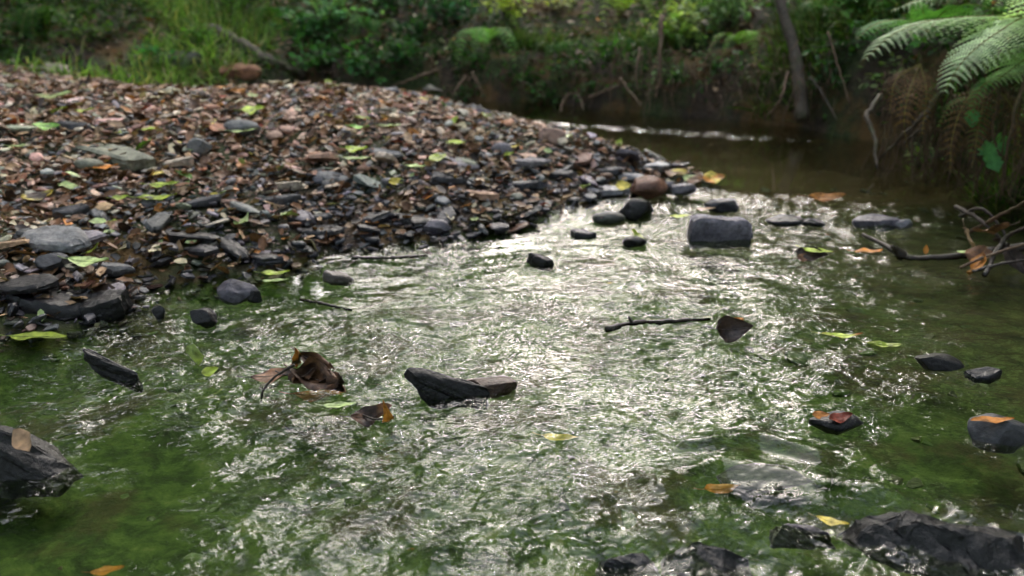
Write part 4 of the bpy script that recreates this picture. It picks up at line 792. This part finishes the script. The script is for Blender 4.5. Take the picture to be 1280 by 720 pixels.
PL = [
 # px, py, height, spread, stems, leaves, leaf size, colour, label
 (400, 88, .16, .2, 16, 300, .035, (.07, .19, .05), 'low green bramble behind the crest of the bar beside the log'),
 (450, 92, .18, .22, 18, 340, .035, (.06, .17, .05), 'low green bramble behind the middle of the bar crest'),
 (505, 84, .16, .22, 18, 320, .032, (.04, .12, .035), 'dark green bramble above the hidden end of the pool'),
 (380, 55, .2, .25, 18, 320, .04, (.05, .15, .04), 'leafy bramble rising past the log'),
 (420, 35, .2, .28, 18, 260, .045, (.22, .42, .2), 'pale green elder shoots above the brambles'),
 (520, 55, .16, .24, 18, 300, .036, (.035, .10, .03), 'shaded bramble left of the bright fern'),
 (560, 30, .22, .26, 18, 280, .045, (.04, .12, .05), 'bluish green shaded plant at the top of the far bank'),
 (650, 100, .10, .18, 16, 260, .026, (.05, .13, .025), 'trailing green plant on the face of the far bank'),
 (720, 92, .10, .2, 16, 260, .026, (.05, .12, .025), 'trailing plant over the black roots of the far bank'),
 (770, 75, .12, .2, 16, 240, .03, (.05, .13, .03), 'leafy tuft on the far bank under the yellow green fern'),
 (860, 50, .2, .2, 18, 300, .04, (.32, .42, .14), 'yellowish ivy clump hanging over the far bank, left of a pair'),
 (905, 35, .22, .22, 18, 320, .042, (.26, .36, .20), 'silvery ivy clump hanging over the far bank, right of a pair'),
 (880, 5, .2, .22, 16, 260, .045, (.12, .24, .06), 'leafy shoot above the two ivy clumps'),
 (640, 20, .18, .22, 14, 200, .036, (.45, .55, .10), 'yellow green shoot catching light on the brown slope'),  # leaf colour brightened to stand for a highlight
 (700, 12, .15, .2, 14, 130, .04, (.75, .72, .45), 'pale cream leaved shoot catching light on the brown slope'),  # very pale leaf colour paints in a bright spot of light
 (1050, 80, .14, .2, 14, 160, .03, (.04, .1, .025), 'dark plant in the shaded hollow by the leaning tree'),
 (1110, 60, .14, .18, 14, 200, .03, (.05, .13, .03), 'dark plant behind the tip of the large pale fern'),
 (1180, 60, .18, .2, 16, 240, .035, (.08, .18, .05), 'green plant on top of the right bank under the large pale fern'),
 (1250, 90, .14, .15, 14, 200, .04, (.05, .14, .03), 'plant growing out of the right bank among the hanging roots'),
 (1060, 20, .22, .22, 16, 240, .042, (.08, .2, .04), 'leafy shrub shoot in the corner of the far and right banks'),
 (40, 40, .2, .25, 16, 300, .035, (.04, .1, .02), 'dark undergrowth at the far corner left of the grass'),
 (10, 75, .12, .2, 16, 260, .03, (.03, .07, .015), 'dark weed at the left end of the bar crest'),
 (110, 50, .14, .2, 16, 200, .03, (.09, .16, .03), 'weed at the edge of the long grass'),
 (250, 60, .12, .12, 14, 160, .03, (.11, .24, .04), 'broad leaved weed on top of the mossy stone'),
 (195, 78, .09, .10, 12, 110, .034, (.06, .2, .06), 'deep green dock plant at the foot of the grass'),
 (300, 20, .22, .25, 16, 240, .04, (.10, .2, .05), 'shoot above the top of the log'),
 (800, 110, .06, .15, 12, 150, .022, (.04, .09, .02), 'moss tuft just above the water of the far bank'),
 (940, 105, .06, .14, 12, 120, .02, (.06, .10, .02), 'moss tuft on the orange stained part of the far bank'),
 (590, 118, .07, .16, 14, 200, .024, (.04, .11, .025), 'dark green fringe hanging to the pool at the hidden end of the bar'),
 (680, 118, .07, .16, 14, 200, .024, (.05, .13, .03), 'dark green fringe hanging on the far bank left of the black roots'),
 (745, 112, .07, .16, 14, 180, .024, (.05, .12, .03), 'dark green fringe hanging on the far bank right of the black roots'),
 (850, 100, .10, .16, 14, 200, .028, (.07, .16, .04), 'green fringe hanging under the ivy clumps'),
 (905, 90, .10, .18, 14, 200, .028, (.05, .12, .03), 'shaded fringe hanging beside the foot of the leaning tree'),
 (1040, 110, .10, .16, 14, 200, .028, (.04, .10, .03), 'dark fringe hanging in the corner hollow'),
 (1130, 120, .14, .14, 14, 260, .03, (.12, .16, .06), 'straw coloured tuft hanging on the right bank below the large pale fern'),
 (1170, 150, .14, .12, 14, 200, .03, (.09, .17, .05), 'mixed green tuft halfway down the right bank'),
 (1230, 130, .14, .12, 14, 160, .035, (.10, .26, .07), 'bright weed hanging between the roots at the photo edge'),
 (1150, 205, .07, .08, 12, 90, .022, (.12, .2, .05), 'small weed at the water edge of the right bank'),
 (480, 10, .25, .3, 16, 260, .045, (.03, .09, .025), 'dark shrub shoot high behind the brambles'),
 (590, 85, .10, .16, 14, 160, .028, (.05, .14, .03), 'small plant under the bright fern'),
 (980, 20, .2, .22, 14, 200, .04, (.09, .2, .05), 'leaves sprouting behind the leaning tree'),
]
for i, q in enumerate(PL):
    p, t = hit(q[0], q[1]); plant(p - (0, 0, .01), *q[2:9], seed=200 + i, droop=.5)
# broad leaves of one plant at the right water edge
p = hit(1236, 228)[0]; wl = tag(empty('water_plant', p), 'plant with broad toothed green leaves at the foot of the right bank', 'plant')
rr = np.random.default_rng(4)
for i, (a, b, t, w) in enumerate([(1236, 198, 1.93, .085), (1250, 182, 1.98, .06), (1215, 150, 1.93, .05)]):
    v, f = leaf_arrays(rr, w, w * .7, .25, .35, wob=.14, nu=15); v[:, 1] *= 1 + .22 * np.sign(np.sin(v[:, 0] / w * 38)) * (np.abs(v[:, 1]) > .2 * w); c = P3(a, b, t) - p; Mx = rotm(-1.2 - .3 * i, .2, 1.0); mb = MB().add(v @ Mx.T + c, f, np.array((.12, .32, .12)))
    tube(mb, spline([np.zeros(3), c * .6 + (.01, .02, 0), c], 8), .0018, 5, (.15, .2, .06)); mb.build('leaf', M_FOL, wl, smooth=True)
# dense ivy and moss leaves that nobody could count
def cover(name, m, cond, seed, size, cols, label, cat, z0=0, z1=.04, xr=(-2.8, 2.6), yr=(1.5, 6.0), proto=LC, tilt=.6, mat=None):
    r = np.random.default_rng(seed); P = np.zeros((0, 2))
    while len(P) < m:
        x = r.uniform(*xr, m * 2); y = r.uniform(*yr, m * 2); ok = cond(x, y, r) ; P = np.vstack([P, np.stack([x[ok], y[ok]], -1)])
    P = P[:m]; sz = r.uniform(*size, m); c = np.array(cols)[r.integers(0, len(cols), m)] * r.uniform(.5, 1.4, (m, 1))
    o = MB().inst(proto, scatter_M(m, sz, r, tilt), np.column_stack([P, H(P[:, 0], P[:, 1]) + r.uniform(z0, z1, m)]), c).build(name, mat or M_FOL); return tag(o, label, cat, kind='stuff')
cover('ground_cover', 40000, lambda x, y, r: (sdist(x, y, BANK) > .03) & (noise2(x, y, 91, 3.2, 3) + r.normal(0, .25, len(x)) > -.15 + .6 * gsp(x, y, 700, 60, .35, .6)), 92, (.014, .034), [(.03, .075, .015), (.05, .11, .025), (.02, .05, .012), (.09, .15, .035)], 'low ivy and moss covering the woodland banks', 'ground cover')
BL = (np.array([(-.04, 0, 0), (.04, 0, 0), (.035, .18, .4), (-.03, .18, .4), (.02, .5, .75), (-.015, .5, .75), (0, .95, .8)]), [(0, 1, 2, 3), (3, 2, 4, 5), (5, 4, 6)])
cover('grass', 2600, lambda x, y, r: (sdist(x, y, BANK) > -.02) & (noise2(x, y, 95, 5, 2) + r.normal(0, .25, len(x)) > .0 + 1.6 * (x < -1.95)), 96, (.04, .12), [(.16, .30, .05), (.22, .36, .08), (.08, .16, .03), (.30, .30, .12)], 'long green grass growing behind the left part of the bar', 'grass', -.005, .0, (-2.6, -1.15), (3.15, 4.6), BL, .45)
cover('bank_grass', 5000, lambda x, y, r: (sdist(x, y, BANK) > -.01) & (sdist(x, y, BANK) < .35) & (x > 0) & (noise2(x, y, 97, 5, 2) > 0), 98, (.05, .12), [(.10, .18, .03), (.16, .18, .06), (.06, .12, .02)], 'thin grass along the lip of the far bank', 'grass', -.01, .0, (0, 2), (1.4, 4.2), BL, .5)

# ------------------------------------------------------------------ roots on the banks
rr = np.random.default_rng(15)
def root_(pts, r0, label, group=None, seed=0, r1=None, mat=None): 
    c = spline(pts, 18); loc = c[0].copy(); c[1:-1] += np.random.default_rng(seed).normal(0, r0 * .28, (len(c) - 2, 3)); mb = MB(); tube(mb, c, np.linspace(r0, r1 or r0 * .4, len(c)), 6, (.1, .1, .1))
    return tag(mb.build('root', mat or M_ROOT, smooth=True, loc=loc), label, 'root', group)
root_([P3(1292, 40, 1.8), P3(1278, 110, 1.78), P3(1262, 165, 1.80), P3(1250, 250, 1.9)], .006, 'long pale root hanging at the photo edge of the right bank', seed=1)
root_([P3(1250, 60, 1.95), P3(1248, 130, 1.93), P3(1240, 160, 1.93), P3(1256, 215, 1.93)], .005, 'reddish root winding down beside the broad toothed leaves', seed=2)
root_([P3(1182, 90, 2.1), P3(1165, 130, 2.08), P3(1140, 160, 2.1), P3(1098, 200, 2.3)], .009, 'thick grey root slanting out of the right bank into the pool', seed=3, mat=M_BARK)
root_([P3(1172, 122, 2.1), P3(1150, 160, 2.1), P3(1130, 178, 2.15)], .007, 'second grey root forking below the thick slanting root', seed=4, mat=M_BARK)
root_([P3(1100, 120, 2.4), P3(1085, 145, 2.35), P3(1095, 175, 2.3), P3(1096, 210, 2.25)], .009, 'stout mossy root dipping into the corner of the pool', seed=5, mat=M_BARK)
root_([P3(1012, 95, 2.8), P3(1030, 120, 2.75), P3(1045, 150, 2.7)], .0045, 'root running from the leaning tree towards the pool corner', seed=6, mat=M_BARK)
root_([P3(985, 90, 2.85), P3(975, 125, 2.8), P3(955, 150, 2.85)], .006, 'root spreading left from the foot of the leaning tree', seed=7)
root_([P3(828, 20, 3.1), P3(825, 60, 3.05), P3(824, 100, 3.05), P3(820, 122, 3.05)], .011, 'straight orange brown root hanging down the far bank', seed=8)
root_([P3(800, 60, 3.1), P3(795, 95, 3.05), P3(800, 118, 3.05)], .006, 'thin root beside the straight orange brown root', seed=9)
root_([P3(775, 98, 3.1), P3(790, 118, 3.05), P3(802, 132, 3.0)], .006, 'thin slanting root low on the far bank', seed=10)
root_([P3(590, 90, 3.4), P3(600, 110, 3.35), P3(608, 128, 3.35)], .0045, 'root curving down under the bright fern', seed=11)
root_([P3(582, 95, 3.4), P3(570, 112, 3.35), P3(564, 124, 3.35)], .006, 'root slanting left under the bright fern', seed=12)
root_([P3(545, 88, 3.5), P3(520, 97, 3.45), P3(490, 108, 3.5)], .008, 'pale root lying along the foot of the brambles', seed=13)
root_([P3(700, 140, 3.2), P3(708, 120, 3.25), P3(722, 118, 3.25), P3(730, 138, 3.15)], .0045, 'looped root arching at the water edge of the far bank', seed=14)
root_([P3(735, 122, 3.2), P3(760, 112, 3.2), P3(780, 104, 3.2)], .006, 'nearly level root beside the looped root', seed=15)
root_([P3(1035, 40, 2.6), P3(1050, 90, 2.55), P3(1062, 130, 2.5)], .0035, 'hanging root in the dark hollow of the corner', seed=16)
# right bank curtain of dead stems and fine roots
def rootmat(name, m, x0, x1, ytop, ybot, t0, t1, seed, label, rad=(.0005, .0030), ln=(.05, .24)):
    r = np.random.default_rng(seed); mb = MB()
    for i in range(m):
        px = r.uniform(x0, x1); py = r.uniform(ytop, ybot); u = (px - x0) / (x1 - x0); t = t0 + (t1 - t0) * u + r.uniform(-.05, .05); a = P3(px, py, t); l = r.uniform(*ln); 
        dz = np.array([r.normal(0, .18), r.normal(-.1, .12), -1]) ; b = a + dz * l * .5 + r.normal(0, .012, 3); c = a + dz * l + r.normal(0, .025, 3); c[2] = max(c[2], -.02)
        col = (.1, .1, .1); cc = spline([a, b, c], 8); tube(mb, cc, np.linspace(r.uniform(*rad), .0006, len(cc)), 4, col)
    return tag(mb.build(name, M_ROOT, smooth=True), label, 'roots', kind='stuff')
rootmat('fine_roots', 340, 1105, 1330, 70, 190, 2.25, 1.85, 33, 'curtain of fine brown roots and dead stems hanging from the right bank')
rootmat('bank_roots', 170, 760, 1050, 50, 120, 3.12, 2.75, 34, 'fine roots hanging from the lip of the far bank', ln=(.05, .16))
rootmat('shaded_roots', 90, 540, 760, 70, 110, 3.45, 3.15, 35, 'fine roots in the undercut of the far bank', ln=(.04, .12))

# ------------------------------------------------------------------ trees
def crown_leaves(mb, centers, rads, n, lsize, r, cols):
    k = r.integers(0, len(centers), n); d = r.normal(0, 1, (n, 3)); d /= np.linalg.norm(d, axis=1)[:, None]; q = r.uniform(0, 1, (n, 1)) ** .45
    T = centers[k] + d * q * rads[k][:, None] * np.array([1, 1, .6]); Mx = scatter_M(n, lsize * r.uniform(.6, 1.3, n), r, .6); cc = np.array(cols)[r.integers(0, len(cols), n)] * r.uniform(.6, 1.4, (n, 1)); mb.inst(LC, Mx, T, cc)
def tree_parts(r, ht, r0, cr, nl, lsize, lean=(0, 0), zc=.45, ncl=46, cols=((.08, .16, .04), (.12, .22, .06), (.05, .10, .025)), squash=.7):
    tr = MB(); top = np.array([lean[0], lean[1], ht]); c = spline([(0, 0, -.3), (lean[0] * .15, lean[1] * .15, ht * .3), (lean[0] * .5, lean[1] * .5, ht * .65), top], 18); tube(tr, c, np.linspace(r0, r0 * .2, len(c)), 10, (.1, .1, .1))
    cen = []; rad = []
    for i in range(ncl):
        q = r.uniform(zc, 1); p = np.array([np.interp(q, np.linspace(0, 1, len(c)), c[:, k]) for k in range(3)]); a = r.uniform(0, 6.28); l = cr * r.uniform(.35, 1) * math.sqrt(max(.1, 1 - ((q - .72) / .42) ** 2))
        e = p + np.array([math.cos(a) * l, math.sin(a) * l, l * r.uniform(0, .5)]); cen.append(e); rad.append(cr * r.uniform(.14, .27))
        if i % 2 == 0: cc = spline([p, (p + e) / 2 + (0, 0, l * .08), e], 6); tube(tr, cc, np.linspace(r0 * .28, r0 * .05, len(cc)), 5, (.1, .1, .1))
    cb = MB(); crown_leaves(cb, np.array(cen), np.array(rad), nl, lsize, r, cols); return tr, cb
TREE_SRC = []
for k, (ht, r0, cr, nl, lean) in enumerate([(7.5, .14, 2.7, 17000, (.3, -.2)), (9, .18, 3.2, 20000, (-.4, .1)), (6, .09, 2.1, 12000, (.5, -.5)), (8.5, .10, 2.6, 6500, (.3, .3))]):
    tr, cb = tree_parts(np.random.default_rng(300 + k), ht, r0, cr, nl, .14, lean, zc=.30); 
    t_ = tr.build('trunk', M_BARK, smooth=True); c_ = cb.build('crown', M_CAN); TREE_SRC.append((t_, c_))
# x, y, source, scale, turn
TREES = [(-.3, 8.8, 3, 1.05, .4), (1.9, 9.6, 3, 1.05, 2.4), (.5, 12.5, 3, 1.3, 4.0), (-5.2, 6.6, 0, 1.0, 0), (-7.6, 10.8, 1, 1.0, 1), (7.4, 10.9, 0, 1.05, 2), (5.6, 7.4, 1, .95, 3), (6.0, 4.4, 0, 1.0, 4), (-6.4, 4.2, 1, 1.0, 5), (-5.6, .6, 0, .95, .5), (5.4, .4, 1, .95, 2.2),  # unseen thin crowns straight ahead are added to temper sky glare on the water
         (-3.4, -3.6, 0, 1.0, 1.7), (2.6, -4.2, 1, 1.0, 3.3), (7.4, 9.4, 1, 1.1, .3), (-8, 9, 0, 1.2, 2.6), (-6.5, 14, 1, 1.25, 4.1), (7.0, 14, 0, 1.3, 5.2), (-2.2, 16.5, 1, .8, .9), (-11, 3, 1, 1.2, 1.2), (10.5, 2, 0, 1.2, 2.1), (0.2, -7.5, 1, 1.1, 4.4), (3.6, 4.6, 2, .9, 4.0), (-3.3, 5.0, 2, .9, 2.5)]  # unseen trees behind the camera are added to darken light from behind
TL = ['thin crowned tree in the clearing behind the bar crest', 'thin crowned tree in the clearing behind the leaning tree', 'tall thin crowned tree at the back of the clearing', 'tall tree behind the grassy left bank', 'tall tree straight behind the far bank', 'tall tree beyond the brown leaf slope', 'tall tree beyond the right bank', 'tree up the right bank slope', 'tree up the left bank slope', 'tree beside the stream to the left of the camera', 'tree beside the stream to the right of the camera',
      'tree behind the camera over the left bank', 'tree behind the camera over the right bank', 'large tree far up the right slope', 'large tree far up the left slope', 'large tree deep in the wood behind the bar', 'large tree deep in the wood behind the pool', 'tallest tree at the back of the wood', 'wide tree far out on the left', 'wide tree far out on the right', 'tree standing downstream behind the camera', 'slender tree close above the pool corner', 'slender tree close above the grass']
first = set()
for (x, y, k, s, a), lb in zip(TREES, TL):
    root = tag(empty('tree', (x, y, Hs(x, y))), lb, 'tree', None); root.rotation_euler = (0, 0, a); root.scale = (s, s, s)
    for src in TREE_SRC[k]:
        o = src if (src.name not in first) else src.copy()
        if o is not src: COL.objects.link(o)
        first.add(src.name); o.parent = root
# slim leaning tree on the far bank, its trunk in the picture
b0 = P3(1003, 150, 2.85); pts = [b0, P3(1000, 110, 2.87), P3(992, 60, 2.9), P3(975, 0, 2.92), P3(955, -120, 3.0), P3(930, -320, 3.2), P3(900, -800, 3.9)]
root = tag(empty('leaning_tree', b0), 'slim grey leaning tree rooted at the water edge of the far bank', 'tree'); mb = MB(); c = spline([q - b0 for q in pts], 30); tube(mb, c, np.linspace(.025, .012, len(c)) * (1 + .08 * np.sin(np.arange(len(c)) * 1.7)), 10, (.1, .1, .1)); mb.build('trunk', M_BARK, root, smooth=True)
mb = MB(); r = np.random.default_rng(71); cen = c[-1] + r.normal(0, 1, (14, 3)) * (.55, .45, .3); crown_leaves(mb, cen, np.full(14, .28), 1100, .06, r, [(.07, .16, .03), (.10, .2, .04)]); mb.build('crown', M_CAN, root)
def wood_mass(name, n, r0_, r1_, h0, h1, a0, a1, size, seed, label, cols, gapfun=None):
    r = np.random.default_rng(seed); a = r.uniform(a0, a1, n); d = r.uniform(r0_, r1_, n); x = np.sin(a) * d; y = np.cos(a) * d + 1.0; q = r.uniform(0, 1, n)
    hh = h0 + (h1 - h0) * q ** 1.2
    if h1 > 5: hh = hh * (1 - .45 * np.exp(-((a - .08) / .52) ** 4)) * (1 - .35 * np.exp(-((a - .04) / .24) ** 4))  # foliage lowered ahead, shaped so open sky and sun reflect in the water
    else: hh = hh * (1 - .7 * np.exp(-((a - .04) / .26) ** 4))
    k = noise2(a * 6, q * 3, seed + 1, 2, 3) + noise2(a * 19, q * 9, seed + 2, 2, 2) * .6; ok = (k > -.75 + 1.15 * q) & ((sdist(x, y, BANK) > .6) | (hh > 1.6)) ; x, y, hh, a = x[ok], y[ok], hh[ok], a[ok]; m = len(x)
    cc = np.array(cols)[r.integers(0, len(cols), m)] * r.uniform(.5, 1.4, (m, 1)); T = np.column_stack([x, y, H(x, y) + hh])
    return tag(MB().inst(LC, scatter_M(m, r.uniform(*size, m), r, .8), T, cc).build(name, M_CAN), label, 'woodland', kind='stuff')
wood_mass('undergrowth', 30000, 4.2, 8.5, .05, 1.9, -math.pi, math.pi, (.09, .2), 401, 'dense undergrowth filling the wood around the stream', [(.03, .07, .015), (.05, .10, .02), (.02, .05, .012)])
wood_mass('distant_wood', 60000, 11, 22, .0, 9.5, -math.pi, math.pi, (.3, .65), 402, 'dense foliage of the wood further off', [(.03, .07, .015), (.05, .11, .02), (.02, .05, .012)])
for o in list(bpy.data.objects):
    if o.type == 'MESH' and o.parent is None and 'label' not in o: print('UNLABELLED', o.name)
